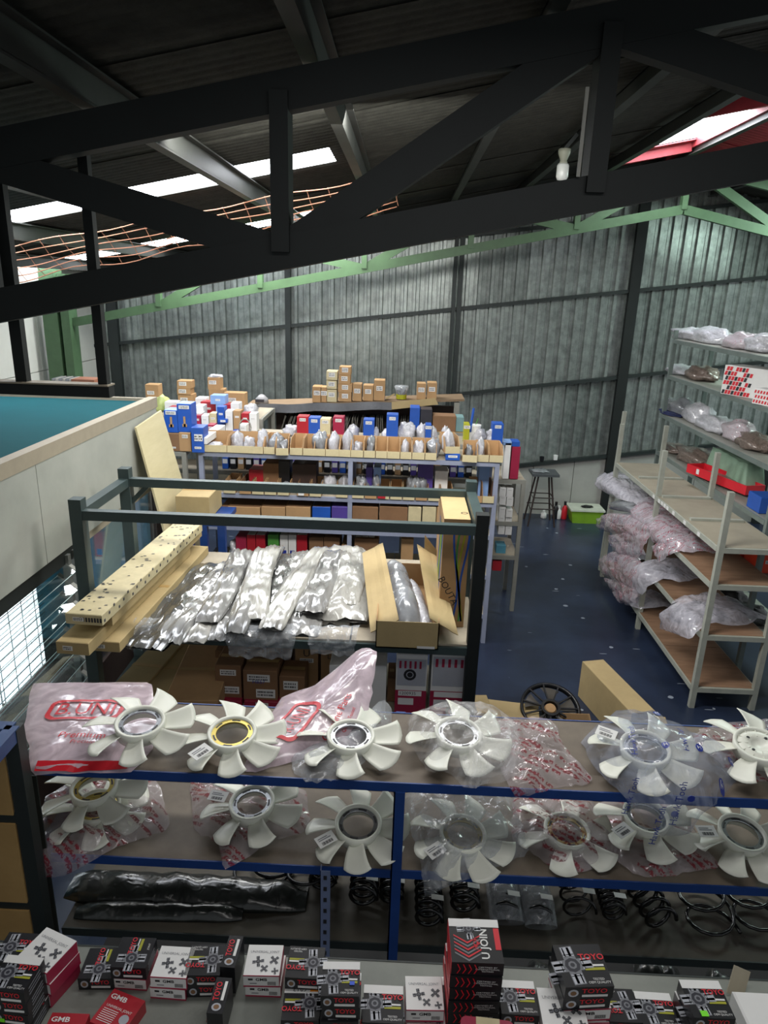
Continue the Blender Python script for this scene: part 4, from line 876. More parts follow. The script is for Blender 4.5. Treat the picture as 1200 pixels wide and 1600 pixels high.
sheet_hang('loose clear film end hanging at the left front of the packs', -1.62, -1.40, .10, 1); sheet_hang('loose clear film end hanging below the middle packs', -.98, -.55, .12, 2); sheet_hang('loose clear film end hanging left of the opened carton', -.5, -.2, .08, 3)
# opened carton with flaps
t = thing('open_carton', 'opened cardboard carton with raised flaps holding grey wrapped parts', 'box', (.12, 4.05, ZD+.014)); O = Vector((.12, 4.05, ZD+.014)); zc = ZD+.014
x0, x1, y0, y1, hh = -.10, .262, 3.60, 4.5, .17
MB().box(x0, x1, y0, y1, zc, zc+.008, card).build('bottom', t, O)
for nm, bb in (('front_panel', (x0, x1, y0, y0+.006)), ('back_panel', (x0, x1, y1-.006, y1)), ('side_panel', (x0, x0+.006, y0, y1)), ('side_panel', (x1-.006, x1, y0, y1))):
    MB().box(*bb, zc, zc+hh, card_l if nm == 'front_panel' else card).build(nm, t, O)
def flap(p, m=card_l):
    nrm = (p[1]-p[0]).cross(p[3]-p[0]).normalized()*.003
    def Q(u, v): return (p[0]*(1-u)+p[1]*u)*(1-v) + (p[3]*(1-u)+p[2]*u)*v + nrm*(2.2*noise.noise(Vector((u*3, v*3, 1))))
    o = MB().grid(Q, 8, 5, m).build('flap', t, O); md = o.modifiers.new('s', 'SOLIDIFY'); md.thickness = .005
flap([ony(579, 988, 3.60), ony(566, 864, 4.42), ony(598, 848, 4.45), ony(623, 968, 3.62)])
flap([ony(672, 966, 3.62), ony(652, 850, 4.45), ony(686, 872, 4.42), ony(716, 992, 3.60)])
flap([ony(663, 862, 4.45), ony(664, 836, 4.47), ony(692, 872, 4.47), ony(696, 888, 4.45)])
MB().box(x0+.24, x1-.02, y0-.0015, y0, zc+.005, zc+.02, white_p).build('sticker', t, O)
for i, (a, b2, wd, h_, m, l) in enumerate(((ony(640, 965, 3.66), ony(615, 850, 4.5), .20, .20, gbag, 'left grey wrapped part in the opened carton'), (ony(668, 965, 3.66), ony(640, 880, 4.4), .14, .12, wbag, 'pale wrapped part on the right side inside the opened carton'))):
    wrapped(l, a, b2, wd, h_, m, zc+.02+.04*(i == 0), 30+i, name='part_in_bag', cat='packet')
# tall printed carton
t = thing('tall_carton', 'tall brown carton with blue and green stripes standing in the frame corner', 'box', (.352, 4.22, ZD+.014)); 
b = MB().box(-.078, .078, -.32, .32, 0, .70, card); b.m[1] = b.mi(card_l); b.build('body', t)

q = MB()
for i, (m_, y_) in enumerate(((blue_p, -.26), (grn_p, -.18), (yel_p, -.11), (grn_p, -.05), (blue_p, .02))):
    for k in range(10): z0_ = .06+.055*k; o_ = .05*math.sin(k*.45+i*.3); q.poly([(-.079, y_+o_, z0_), (-.079, y_+.05+o_, z0_), (-.079, y_+.05+.05*math.sin((k+1)*.45+i*.3), z0_+.055), (-.079, y_+.05*math.sin((k+1)*.45+i*.3), z0_+.055)][::-1], m_)
for i, (m_, x_) in enumerate(((blue_p, .0), (grn_p, .022), (yel_p, .038), (blue_p, .052))):
    for k in range(10):
        z0_ = .04+.06*k; o_ = .02*math.sin(k*.5+i); o2_ = .02*math.sin((k+1)*.5+i); q.poly([(x_+o_, -.3215, z0_), (x_+.012+o_, -.3215, z0_), (x_+.012+o2_, -.3215, z0_+.06), (x_+o2_, -.3215, z0_+.06)], m_)
tag(q.build('stripe_print', t), kind='stuff'); text('BOUTA', .06, ink, t, (-.03, -.3215, .24), (R(90), R(60), 0), 1); text('O', .06, ink, t, (.05, -.2, .7012), (0, 0, 0))
# boxes on the lower deck of the frame rack
ZB_ = ZL + .014
def under(x0, y0, x1, y1, Y, dep, m, lab_, **kw): return cpx(x0, y0, x1, y1, Y, dep, m, lab_, z=ZB_ if kw.pop('base', 1) else None, **kw)
S1 = ((.5, .75, .1, .035), (.5, .3, .1, .05))
longbox('left long flat carton under the silvery packs', onz(180, 1110, .75), onz(275, 1005, .75), .2, .09, ZB_+.05, card_l)
longbox('right long flat carton under the silvery packs', onz(235, 1110, .75), onz(312, 1005, .75), .2, .09, ZB_+.03, card_l)
longbox('wide dusty carton lying beside the two long flat ones', onz(300, 1125, .7), onz(335, 1030, .7), .32, .16, ZB_, card)
under(336, 1095, 378, 1112, 3.76, .2, mag_p, 'low dark red carton under the stickered brown cartons', lab=((.5, .5, .08, .03),))
under(382, 1096, 437, 1112, 3.76, .2, mag_p, 'second low dark red carton under the stickered brown cartons', lab=((.5, .5, .08, .03),))
cpx(338, 1040, 378, 1094, 3.80, .25, card_d, 'brown carton with two white stickers, left of the handwritten one', lab=((.5, .8, .1, .04), (.6, .3, .1, .05)))
t = cpx(381, 1048, 434, 1095, 3.78, .25, card_d, 'brown carton with a blue handwritten label', lab=((.45, .75, .14, .05), (.65, .25, .12, .06))); text('HB57', .035, bink, t, (-.01, -.127, .135), (R(90), 0, 0))
under(437, 1057, 476, 1112, 3.80, .2, card_d, 'small brown carton with one white sticker', lab=((.45, .7, .09, .06),))
under(462, 1003, 497, 1112, 4.02, .2, card, 'upright tan carton with an arrow mark and stickers', lab=((.5, .9, .09, .03), (.5, .6, .09, .03)), ink_t=(('U', .07, .5, .75, 0),))
under(501, 1004, 522, 1112, 4.02, .2, card, 'upright tan carton right of the arrow marked one', ink_t=(('L', .05, .6, .7, 0),))
under(418, 1004, 456, 1112, 4.05, .2, card_d, 'upright dark carton with twin arrows behind the stickered ones', ink_t=(('11', .08, .5, .8, 0),))
under(340, 1018, 412, 1112, 4.08, .2, card_d, 'wide dark carton at the back left of the lower deck')
under(514, 1040, 556, 1112, 3.78, .28, white_p, 'left one of the two white cartons', tp=False)
under(558, 1040, 602, 1112, 3.78, .28, white_p, 'right one of the two white cartons', tp=False)
under(604, 1060, 616, 1112, 3.9, .2, card_d, 'narrow dark carton beside the white ones', lab=None)
def printed(x0, y0, x1, y1, Y, lab_, s_):
    t = under(x0, y0, x1, y1, Y, .3, white_p, lab_, tp=False, name='printed_carton'); w_ = ony(x1, y1, Y).x-ony(x0, y1, Y).x; h_ = ony(x0, y0, Y).z - ZB_
    q = MB(); f = -.152; q.box(-w_/2, w_/2, f, f+.001, 0, h_*.42, mag_p).box(-w_*.46, w_*.46, f-.0006, f, h_*.5, h_*.93, silver)
    for k in range(5): q.box(-w_*.4+k*w_*.16, -w_*.33+k*w_*.16, f-.001, f-.0006, h_*.78, h_*.9, mag_p)
    q.box(-w_*.4, w_*.35, f-.001, f, h_*.33, h_*.41, white_p).box(-w_*.4, w_*.1, f-.001, f, h_*.18, h_*.29, white_p).build('print', t)
    q = MB(); q.lathe([(w_*.2, 0), (w_*.2, .002), (w_*.12, .002), (w_*.12, 0)], ink, 14, close=True); q.lathe([(w_*.09, 0), (w_*.09, .002), (0, .002)], ink, 12)
    o = q.build('lamp_picture', t); o.rotation_euler = (R(90), 0, 0); o.location = (w_*(-.05 if s_ else .12), f-.001, h_*(.68 if s_ else .12)); text(s_ or '84L', .03, mag_p if not s_ else ink, t, (-w_*.1, f-.0015, h_*.37), (R(90), 0, 0)) if s_ else None
printed(616, 1022, 664, 1114, 3.76, 'white and maroon carton with a round lamp picture, left of two', '1200935')
printed(670, 1018, 730, 1114, 3.74, 'white and maroon carton with a lamp picture beside the frame post', None)
# ------------------------------------------------------------------ grey rack with bins (front back-rack)
GY = 6.02; gx = lambda px, py: ony(px, py, GY-.02).x; G1, G2, G3, G4, G5 = 1.775, 1.40, 1.09, .70, .3
rack('bin_rack', 'grey-blue steel rack carrying a row of cardboard bins', 'rack', -1.77, .86, GY, GY+.45, (G1, G2, G3, G4, G5), G1-.002, grey_st, tan_l, xm=(-.435,), planks=3)
BINP = {}
def bin_(x, z, label, wd=.108, dep=.3, rz=0, y=None, tone=card, group='cardboard bins on the grey rack', h=.135, lip=.062, lipm=cream_p):
    key = (round(wd, 3), tone.name, h)
    if key not in BINP:
        b = thing('parts_bin', None, 'bin', (0, 0, 0)); w2 = wd/2 - .002
        MB().box(-w2, w2, 0, dep, 0, .004, tone).build('floor_panel', b)
        for sx in (-1, 1):
            x_ = sx*w2; q = MB(); q.hexa([(x_-.002, 0, 0), (x_+.002, 0, 0), (x_+.002, dep, 0), (x_-.002, dep, 0), (x_-.002, 0, lip), (x_+.002, 0, lip), (x_+.002, dep, h), (x_-.002, dep, h)], tone)
            q.hexa([(x_-.0021, .0, lip), (x_+.0021, .0, lip), (x_+.0021, dep, lip), (x_-.0021, dep, lip), (x_-.0021, .09, h), (x_+.0021, .09, h), (x_+.0021, dep, h), (x_-.0021, dep, h)], tone); q.build('side_panel', b)
        MB().box(-w2, w2, dep-.004, dep, 0, h, tone).build('back_panel', b); MB().box(-w2-.001, w2+.001, -.004, 0, 0, lip, lipm).build('front_lip', b); BINP[key] = b; t = b
    else: t = copy_tree(BINP[key])
    t.location = (x, (GY-.03) if y is None else y, z); t.rotation_euler = (0, 0, rz); tag(t, label, None, group); return t
E_ = [(311, 355), (355, 412), (412, 430), (432, 452), (453, 473), (473, 492), (490, 509), (509, 530), (530, 548), (548, 568), (568, 587), (587, 605), (605, 625), (625, 644), (644, 664), (664, 683), (722, 746), (746, 765), (765, 787)]
for i, (a, b2) in enumerate(E_):
    xa, xb = gx(a, 705), gx(b2, 705); y = GY-.03 - (.03 if i in (3, 16) else 0)
    bin_((xa+xb)/2, G1+.004, 'cardboard parts bin, %s from the left on top of the grey rack' % ORD[i], wd=max(.09, round((xb-xa)-.003, 2)), y=y, rz=R(6 if i == 3 else (-5 if i == 16 else rnd.uniform(-1, 1))))
t = carton('blue_carton', 'flat blue and white carton under the tilted bin on the grey rack', 'box', ((gx(696, 705)+gx(720, 705))/2, GY+.1, G1+.004), (.125, .25, .06), 0, blue_p, tp=False, lab=((.5, .6, .08, .02),))
bin_((gx(692, 705)+gx(722, 705))/2, G1+.066, 'tilted cardboard bin standing on the flat blue carton', wd=.13, rz=R(8), y=GY-.02)
# bags inside and above the bins
bl = [(322, 690, 345, 712, wbag), (358, 668, 378, 705, wbag), (378, 678, 395, 702, wbag), (398, 665, 418, 700, wbag), (418, 672, 442, 702, gbag), (432, 684, 450, 708, gbag), (486, 665, 512, 700, gbag), (533, 662, 552, 702, wbag), (551, 686, 566, 702, wbag), (570, 676, 588, 702, gbag), (626, 683, 640, 702, wbag), (645, 684, 664, 702, wbag), (666, 678, 690, 702, gbag), (690, 664, 712, 690, wbag), (728, 690, 740, 704, gbag), (744, 678, 760, 700, wbag), (512, 668, 530, 682, wbag)]
for i, (x0, y0, x1, y1, m) in enumerate(bl): lpx(x0, y0, x1, y1, GY+.03, .17, m, 'small %s part bag in the top bin row, %s from the left' % ('milky' if m is wbag else 'grey', ORD[i]), i, z=G1+.012 if i != 13 else G1+.075, flat=.62, group='part bags in the top bins')
bl = [(372, 640, 392, 690), (440, 660, 470, 684), (455, 670, 480, 688), (595, 668, 612, 690), (620, 652, 650, 684), (650, 655, 668, 684), (668, 662, 685, 682), (735, 662, 760, 686), (758, 664, 790, 686), (540, 660, 560, 678), (575, 664, 592, 682), (690, 660, 702, 680)]
# boards for the second row of clutter behind the bins
rack('rear_grey_rack', 'dull grey rack directly behind the bin rack', 'rack', -2.5, .80, 6.62, 7.0, (G1+.02, 1.45, .95), G1+.018, grey_s2, tan_l, xm=(-.45,), planks=3)
for i, (x0, y0, x1, y1) in enumerate(bl[1:]): lpx(x0, y0, x1, y1, 6.66, .2, wbag, 'milky crumpled bag behind the bins, %s from the left' % ORD[i], i+2, z=G1+.026, group='crumpled bags behind the bins')
YR = 6.64
for (x0, y0, x1, y1, m, l) in ((464, 651, 482, 690, red_p, 'red and white small carton standing before the gaskets'), (482, 653, 500, 690, blue_p, 'blue carton in front of the gaskets, left one'), (500, 655, 516, 688, cream_p, 'cream and yellow carton beside the blue one'), (520, 652, 537, 684, mag_p, 'maroon and white carton before the gaskets'), (567, 656, 584, 690, blue_p, 'low blue carton in front of the gaskets, right one'),
    (603, 648, 621, 690, blue_p, 'blue carton standing tall in front of the dark gaskets'), (664, 664, 673, 690, blue_p, 'narrow blue carton right of the bags'), (725, 663, 733, 682, yel_p, 'yellow carton near the white tub'), (768, 662, 785, 690, blue_p, 'blue upright carton at the right end of the bin rack')):
    cpx(x0, y0, x1, y1, YR, .14, m, l, z=G1+.026, lab=((.5, .85, .06, .03),), tp=False)
# side small boxes at right end
def sbox(x0, y0, x1, y1, Y, m, l, **kw): return cpx(x0, y0, x1, y1, Y, kw.pop('dep', .14), m, l, tp=False, **kw)
c = ony(743, 680, 6.7); t = thing('white_tub', 'white plastic tub with a green stick behind the bins', 'tub', (c.x, 6.75, G1+.026)); MB().lathe([(0, 0), (.045, 0), (.052, .15), (.056, .15), (.056, .165), (0, .168)], white_p, 20).build('body', t, smooth=False); MB().tube([(0, 0, .165), (.02, 0, .23)], .004, grn_p).build('stick', t)
c = ony(733, 672, 6.72); t = thing('blue_rod', 'bright blue rod sticking up behind the bins', 'rod', (c.x, 6.72, G1+.026)); MB().tube([(0, 0, 0), (.03, 0, .33)], .012, blue_p, 10).build('rod', t); MB().lathe([(0, 0), (.035, 0), (.035, .1), (.03, .1), (.03, .01)], white_p, 12, c=(0.0, 0, 0)).build('holder', t)
# ---- second deck of bins
k = 0
for i, (a, b2) in enumerate([(345, 374), (374, 394), (394, 413), (413, 433), (434, 452), (464, 483), (483, 503), (524, 544)] + [(550+19.8*j, 569+19.8*j) for j in range(8)] + [(781, 799), (799, 816)]):
    xa, xb = gx(a, 775), gx(min(b2, 803), 775)
    bin_((xa+xb)/2 if a < 780 else .70+.1*(a > 790), G2+.004, 'cardboard parts bin, %s from the left on the second deck' % ORD[i], wd=.105, y=GY-.03, tone=card_d if i % 4 == 1 else card, group='cardboard bins on the second deck', h=.11 if a < 780 else .16, lipm=card if i % 3 == 1 else cream_p)
for i, (x0, x1, m) in enumerate(((345, 368, wbag), (380, 392, wbag), (398, 412, red_p), (436, 455, gbag), (500, 523, wbag), (505, 525, wbag), (526, 548, wbag), (552, 575, gbag), (578, 595, gbag), (640, 660, gbag), (790, 800, wbag), (560, 570, wbag))):
    if m is red_p or x0 == 790: continue
    lpx(x0, 738 if i > 3 else 752, x1, 775, GY+.06, .2, m, 'part bag in the second deck bins, %s from the left' % ORD[i], i+1, z=G2+.012, group='part bags on the second deck')
for i, (x0, y0, x1, y1, m, l) in enumerate(((390, 734, 412, 775, red_p, 'red carton on the second deck'), (412, 724, 436, 775, card_d, 'slanted brown carton on the second deck'), (436, 720, 453, 775, black_p, 'black and grey carton on the second deck'), (457, 725, 476, 775, brown_m, 'dark brown carton on the second deck, left'), (476, 725, 494, 775, brown_m, 'dark brown carton on the second deck, right'),
    (571, 730, 581, 775, purp_p, 'left narrow lilac carton on the second deck'), (583, 730, 594, 775, lblue_p, 'right narrow lilac carton on the second deck'), (652, 726, 664, 760, purp_p, 'left purple rolled carton on the second deck'), (664, 724, 676, 755, purp_p, 'right purple rolled carton on the second deck'), (678, 736, 698, 775, white_p, 'white gabled bag-box on the second deck'), (746, 728, 762, 775, lblue_p, 'pale lilac print pack at the right of the second deck'))):
    sbox(x0, y0, x1, y1, GY+.16, m, l, z=G2+.004, dep=.2)
for i, (x0, x1, y0) in enumerate(((632, 648, 738), (648, 668, 736))): lpx(x0, y0, x1, 775, GY+.1, .16, gbag, 'grey fanned bag on the second deck, %s' % ('left', 'right')[i], i+3, z=G2+.01)
cpx(466, 768, 475, 786, GY-.04, .02, white_p, 'white price card among the second deck bins', name='price_card', cat='card', z=G2+.008, tp=False); cpx(590, 762, 602, 778, GY-.04, .02, red_p, 'pink and red card among the second deck bins', name='price_card', cat='card', z=G2+.008, tp=False)
# ---- third deck: drawer cartons
for i, (x0, x1, m, l) in enumerate(((346, 357, card, 'narrow carton at the left'), (358, 407, card, 'wide carton with a printed label'), (409, 446, card, 'carton with two white tags, left'), (447, 485, card, 'carton with two white tags, right'), (488, 516, blue_p, 'blue-fronted carton with dark lid'), (518, 545, purp_p, 'purple carton with white band'), (550, 590, card_d, 'dusty lidded carton right of the middle post'), (592, 636, card_d, 'dusty lidded carton with a black curve mark'), (637, 657, cream_p, 'cream carton'), (659, 680, cream_p, 'cream carton under loose black springs'), (681, 712, card, 'open brown carton beside the tall striped one'))):
    cpx(x0, 792, x1, 824, GY-.01, .4, m, '%s on the third deck of the grey rack' % l, z=G3+.004, lab=((.4, .3, .07, .05), (.75, .35, .05, .035)) if m in (card, blue_p) else ((.5, .25, .08, .03),), tp=False, top=brown_m if m is blue_p else (card_d if m in (card, card_d) else None))
lpx(658, 786, 684, 806, GY+.1, .2, dbag, 'clump of loose black clips on the third deck', 2, z=G3+.21)
# ---- fourth deck
for i, (x0, y0, x1, y1, m, l) in enumerate(((370, 838, 386, 885, mag_p, 'dark red carton at the left'), (387, 836, 400, 880, red_p, 'red carton with white top, left'), (401, 836, 415, 880, red_p, 'red and blue carton with white top, right'), (419, 836, 436, 870, grn_p, 'dark green carton'), (438, 836, 450, 875, white_p, 'white carton with navy mark, left'), (451, 836, 463, 875, white_p, 'white carton with navy mark, right'), (464, 836, 480, 880, red_p, 'red-topped open carton'), (483, 840, 505, 890, card_d, 'brown carton left of the lilac tag'), (506, 840, 530, 890, card_d, 'brown carton behind the lilac tag'), (533, 852, 545, 890, card, 'small tan carton by the middle post'), (553, 842, 590, 890, card_d, 'wide brown carton right of the middle post'), (626, 842, 645, 875, card, 'tan carton behind the opened carton'))):
    t = cpx(x0, y0, x1, y1, GY+.05, .3, m, '%s on the fourth deck of the grey rack' % l, z=G4+.004, tp=False, top=white_p if m in (red_p, white_p) else None)
    if m is white_p: MB().box(-.022, .022, -.1525, -.15, .03, .14, bink).build('navy_mark', t); text('1', .07, white_p, t, (0, -.154, .08), (R(90), 0, 0))
    if m is red_p: MB().box(-.025, .025, -.1525, -.15, .02, .08, blue_p).build('blue_band', t)
lpx(352, 838, 378, 888, GY+.02, .3, wbag, 'milky ball of film on the fourth deck', 3, z=G4+.01)
for i, px in enumerate((556, 566, 576)): sbox(px, 838, px+9, 845, GY+.1, white_p, 'tiny white box on top of the wide brown carton, %s' % ORD[i], z=None)
# ---- the left rack and its clutter
rack('left_grey_rack', 'grey steel rack at the left behind the cream board', 'rack', -2.45, -1.92, 6.02, 6.45, (1.765, 1.30, .8), 1.763, grey_s2, tan_l)
def dcar(x0, y0, x1, y1, Y, m, l, dep=.16, z=None, **kw): return cpx(x0, y0, x1, y1, Y, dep, m, l, z=z, **kw)
LZ = 1.77
dcar(264, 677, 281, 704, 6.0, card_d, 'dusty brown carton under the left blue carton', z=LZ, lab=((.5, .2, .03, .015),)); a = ony(281, 677, 6.0).z
dcar(281, 676, 299, 703, 6.0, card, 'orange-brown carton under the right tall blue carton', z=LZ, lab=((.5, .8, .05, .03),)); dcar(300, 668, 319, 702, 5.97, blue_p, 'blue carton with white text block at the corner', z=LZ, lab=((.4, .6, .035, .06), (.75, .6, .035, .06), (.5, .2, .06, .02)), tp=False)
for (x0, x1, y0, y1, l) in ((258, 279, 641, 676, 'left'), (278, 300, 631, 670, 'right')):
    t = dcar(x0, y0, x1, y1, 6.01, blue_p, 'tall blue carton with a tan screw picture, %s one' % l, z=ony(290, 676, 6.0).z if l == 'right' else ony(270, 677, 6.0).z+.003, tp=False, top=lblue_p, lab=((.5, .88, .09, .03),)); MB().box(-.009, .009, -.0825, -.081, .05, .14, card).box(-.02, .02, -.0825, -.081, .05, .075, card).build('screw_picture', t)
rack('far_clutter_rack', 'low far rack buried under small coloured boxes at the left', 'rack', -3.0, -1.45, 7.12, 7.8, (1.88, 1.2), 1.878, grey_s2, tan_l, planks=3)
CZ = 1.884
cl = [(228, 601, 248, 622, 7.7, card, 'tall tan carton nearest the green column'), (277, 595, 299, 607, 7.6, card, 'top tan carton of the three stack'), (277, 607, 298, 618, 7.6, card, 'middle tan carton of the three stack'), (279, 616, 302, 636, 7.6, card, 'bottom tan carton of the three stack'), (325, 590, 344, 609, 7.6, card, 'upper tan carton of the pair with papers on top'), (327, 608, 350, 626, 7.6, card, 'lower tan carton of the pair with papers on top'), (350, 614, 383, 634, 7.55, card, 'wide tan carton lying right of the pair'),
      (306, 622, 322, 640, 7.3, white_p, 'white and red box in the clutter'), (314, 628, 338, 646, 7.2, red_p, 'red boxes pair in the clutter, left'), (320, 645, 338, 652, 7.2, red_p, 'flat red box in the clutter'), (329, 618, 352, 632, 7.1, lblue_p, 'pale blue box high in the clutter'), (338, 632, 350, 650, 7.1, lblue_p, 'pale blue box low in the clutter'), (350, 632, 361, 650, 7.1, red_p, 'red box right of the pale blue ones'), (361, 630, 374, 652, 7.1, white_p, 'white box with pink edge in the clutter'),
      (301, 645, 316, 668, 6.9, white_p, 'white and blue box before the red ones'), (342, 655, 356, 676, 6.8, blue_p, 'small blue box with white front right of the milky bags'), (305, 634, 318, 646, 7.0, white_p, 'white box under the green tag'), (378, 645, 396, 656, 7.1, blue_p, 'dark blue tray under loose papers'), (258, 628, 276, 642, 7.2, white_p, 'pale box behind the tall blue cartons')]
for (x0, y0, x1, y1, Y, m, l) in cl:
    z_ = ony(x0, y1, Y).z; cpx(x0, y0, x1, y1, Y, .14, m, l, z=CZ if z_ < 2.0 and ony(x0, y0, Y).z > CZ + .02 else None, tp=m is card, lab=((.4, .6, .08, .04),) if m is card else ((.5, .5, .05, .02),))
fm = [white_p, red_p, lblue_p, white_p, blue_p, card, white_p, mag_p, cream_p]
cn = ['white', 'red', 'pale blue', 'white', 'blue', 'tan', 'white', 'maroon', 'cream']
for i in range(22):
    px = 262 + (i % 11)*12.5 + 3*(i > 10); ww = 11; yb = 688 if i < 11 else 660; yt = yb - rnd.choice((14, 18, 24, 11)); cpx(px, yt, px+ww, yb, 6.64 if i < 11 else 6.84, .12, fm[(i*5) % 9], 'small %s carton in the %s clutter row, %s from the left' % (cn[(i*5) % 9], ('front', 'back')[i > 10], ORD[i % 11]), z=G1+.026, tp=False, lab=((.5, .7, .04, .02),), group='small mixed cartons at the left')
lpx(238, 610, 262, 630, 7.3, .15, mat('yellow_green_wrap', '#b9c47c', .4), 'yellow green wrapped item by the cream board', 1, z=CZ); lpx(255, 622, 268, 632, 7.2, .1, mat('mint_wrap', '#7fd0a4', .4), 'mint green wrapped item by the cream board', 2, z=CZ)
lpx(322, 645, 345, 676, 6.9, .2, wbag, 'large milky bag among the clutter', 4); lpx(310, 655, 330, 672, 6.85, .15, wbag, 'smaller milky bag among the clutter', 5)
lpx(374, 628, 400, 655, 7.1, .3, wbag, 'pile of loose pale papers beside the plank', 3, z=CZ, cat='papers', name='paper_pile'); lpx(324, 583, 345, 592, 7.6, .15, wbag, 'crumpled papers on the stacked tan cartons', 2, cat='papers', name='paper_pile')
longbox('pale long folded box leaning at the left end of the bins', ony(316, 708, 5.98), ony(345, 668, 6.6), .09, .06, G1+.07, white_p)
# ring and hanging hoop
c = ony(383, 668, 6.5); t = thing('metal_hoop', 'thin pale metal hoop standing among the bins', 'hoop', (c.x, 6.5, c.z-.09)); MB().tube([(.055*math.cos(i*PI/12), 0, .09+.08*math.sin(i*PI/12)) for i in range(25)], .006, grey_s2, 6).build('hoop', t, smooth=True)
# ---- plank shelf with gaskets, far behind
PY = 7.9; zp = 1.96
t = thing('plank_shelf', 'rough plank shelf on posts with a grey cloth strip along its front', 'shelf', (-.6, PY, 0)); O = Vector((-.6, PY, 0))
MB().hexa([(-1.78, PY-.02, 1.86), (.70, PY-.02, 2.02), (.70, PY+.4, 2.02), (-1.78, PY+.4, 1.86), (-1.78, PY-.02, 1.885), (.70, PY-.02, 2.045), (.70, PY+.4, 2.045), (-1.78, PY+.4, 1.885)], mat('rough_plank', '#7d6850', .7, 0, scale=6)).build('plank', t, O)
p = [ony(398, 632, PY-.05), ony(612, 628, PY-.05), ony(612, 640, PY-.05), ony(393, 646, PY-.05)]
MB().grid(lambda u, v: (p[3]*(1-u)+p[2]*u)*(1-v) + (p[0]*(1-u)+p[1]*u)*v + Vector((0, -.012*math.sin(u*25)*(1-v), .006*math.sin(u*17))), 40, 4, mat('grey_cloth', '#6a6c70', .7)).build('cloth_strip', t, O)
MB().poly([ony(612, 628, PY-.06), ony(612, 640, PY-.06), ony(685, 632, PY-.06), ony(680, 622, PY-.06)][::-1], card_l).build('cardboard_strip', t, O)
for x in (-1.5, .62): MB().box(x-.03, x+.03, PY, PY+.04, 0, 1.87 if x < 0 else 2.0, grey_s2).build('post', t, O)
MB().box(-1.5, .62, PY-.02, PY+.4, 1.50, 1.52, tan_l).build('lower_board', t, O); MB().box(-1.5, .62, PY+.36, PY+.4, 1.52, 1.9, brown_m).build('back_board', t, O)
zpl = lambda x: 1.885 + (x+1.78)/2.48*.16 + .004
k = 0
for (x0, y0, x1, y1, l) in ((488, 604, 502, 621, 'left of the two low tan cartons'), (501, 605, 511, 621, 'right of the two low tan cartons'), (510, 609, 526, 620, 'bottom one of the white stickered stack'), (510, 595, 526, 608, 'middle one of the white stickered stack'), (510, 580, 527, 594, 'top one of the white stickered stack'), (529, 613, 549, 620, 'bottom one of the tallest stack'), (528, 600, 550, 613, 'second from the bottom in the tallest stack'), (529, 586, 547, 600, 'third from the bottom in the tallest stack'), (530, 573, 548, 586, 'top one of the tallest stack'), (551, 600, 565, 620, 'open dark-fronted one right of the tallest stack'), (567, 602, 583, 620, 'low one with a white label'), (584, 594, 601, 620, 'tall one left of the yellow pot'), (651, 599, 665, 619, 'left one of the right end pair'), (667, 598, 682, 619, 'right one of the right end pair')):
    a = ony((x0+x1)/2, y1, PY+.02); cpx(x0, y0, x1, y1, PY+.02, .16, card if 'white stickered' not in l else cream_p, 'small tan carton on the plank shelf, %s' % l, z=zpl(a.x) if y1 > 616 else None, lab=((.5, .6, .07, .05),), group='tan cartons on the plank shelf')
c = ony(627, 618, PY+.1); t = thing('yellow_pot', 'yellow-based clear pot of small dark parts on the plank shelf', 'pot', (c.x, PY+.1, zpl(c.x)+.004)); MB().lathe([(0, 0), (.06, 0), (.06, .05), (0, .05)], yel_p, 16).build('base', t); MB().lathe([(.055, .05), (.085, .14), (.07, .15), (0, .155)], f_clear2, 16).build('film_cover', t, smooth=True); MB().lathe([(0, .05), (.05, .05), (.06, .1), (0, .12)], pdark, 9).build('dark_parts', t)
c = ony(610, 617, PY+.05); t = thing('brush', 'paint brush with a pale handle lying on the plank shelf', 'brush', (c.x, PY+.05, zpl(c.x)+.01)); MB().bar((-.06, 0, .0), (.05, 0, .06), .012, .016, card_l).build('handle', t); MB().box(-.1, -.06, -.01, .01, -.012, .012, blue_p).build('bristles', t)
c = ony(409, 618, PY+.1); t = thing('small_dish', 'small grey domed dish at the left end of the plank shelf', 'dish', (c.x, PY+.1, zpl(c.x)+.004)); MB().lathe([(0, 0), (.08, 0), (.07, .05), (.03, .09), (0, .1)], mat('grey_dish', '#8d8d90', .4), 18).build('dome', t, smooth=True); MB().box(-.06, .04, -.085, -.06, .02, .05, pdark).build('opening', t)
# gaskets standing on edge
gm = mat('black_gasket', '#3a3832', .5, var=.35, scale=3); gm2 = mat('grey_gasket', '#8a867c', .5, var=.3)
p0 = None
for i in range(74):
    x = -1.42 + 1.9*i/73; t = p0.copy() if p0 else thing('gasket_card', None, 'gasket', (0, 0, 0))
    if p0: COL.objects.link(t); c_ = p0.children[0].copy(); COL.objects.link(c_); c_.parent = t
    else:
        q = MB().box(-.0035, .0035, 0, .26, 0, .27, gm).box(-.0045, .0045, 0, .02, .1, .27, gm2); q.build('sheet', t); p0 = t
    t.location = (x, PY-.03 + rnd.uniform(0, .05), 1.523); t.rotation_euler = (0, R(18 + rnd.uniform(-7, 7)) if i < 30 else R(rnd.uniform(-9, 12)), 0); tag(t, 'thin dark gasket card leaning sideways, left half of the row under the plank shelf' if i < 30 else 'thin dark gasket card standing upright, right half of the row under the plank shelf', 'gasket', 'gasket cards under the plank shelf')
for (x0, y0, x1, y1, m, l) in ((640, 637, 655, 665, blue_p, 'blue upright box under the right end of the plank'), (656, 640, 674, 672, pdark, 'dark grey upright box beside the blue one'), (676, 650, 712, 664, card_d, 'flat brown carton under the plank end'), (712, 652, 724, 672, mat('teal_grey', '#6f8f90', .5), 'slanted teal-grey box near the tub')):
    cpx(x0, y0, x1, y1, 7.4, .2, m, l, tp=False, z=1.764)
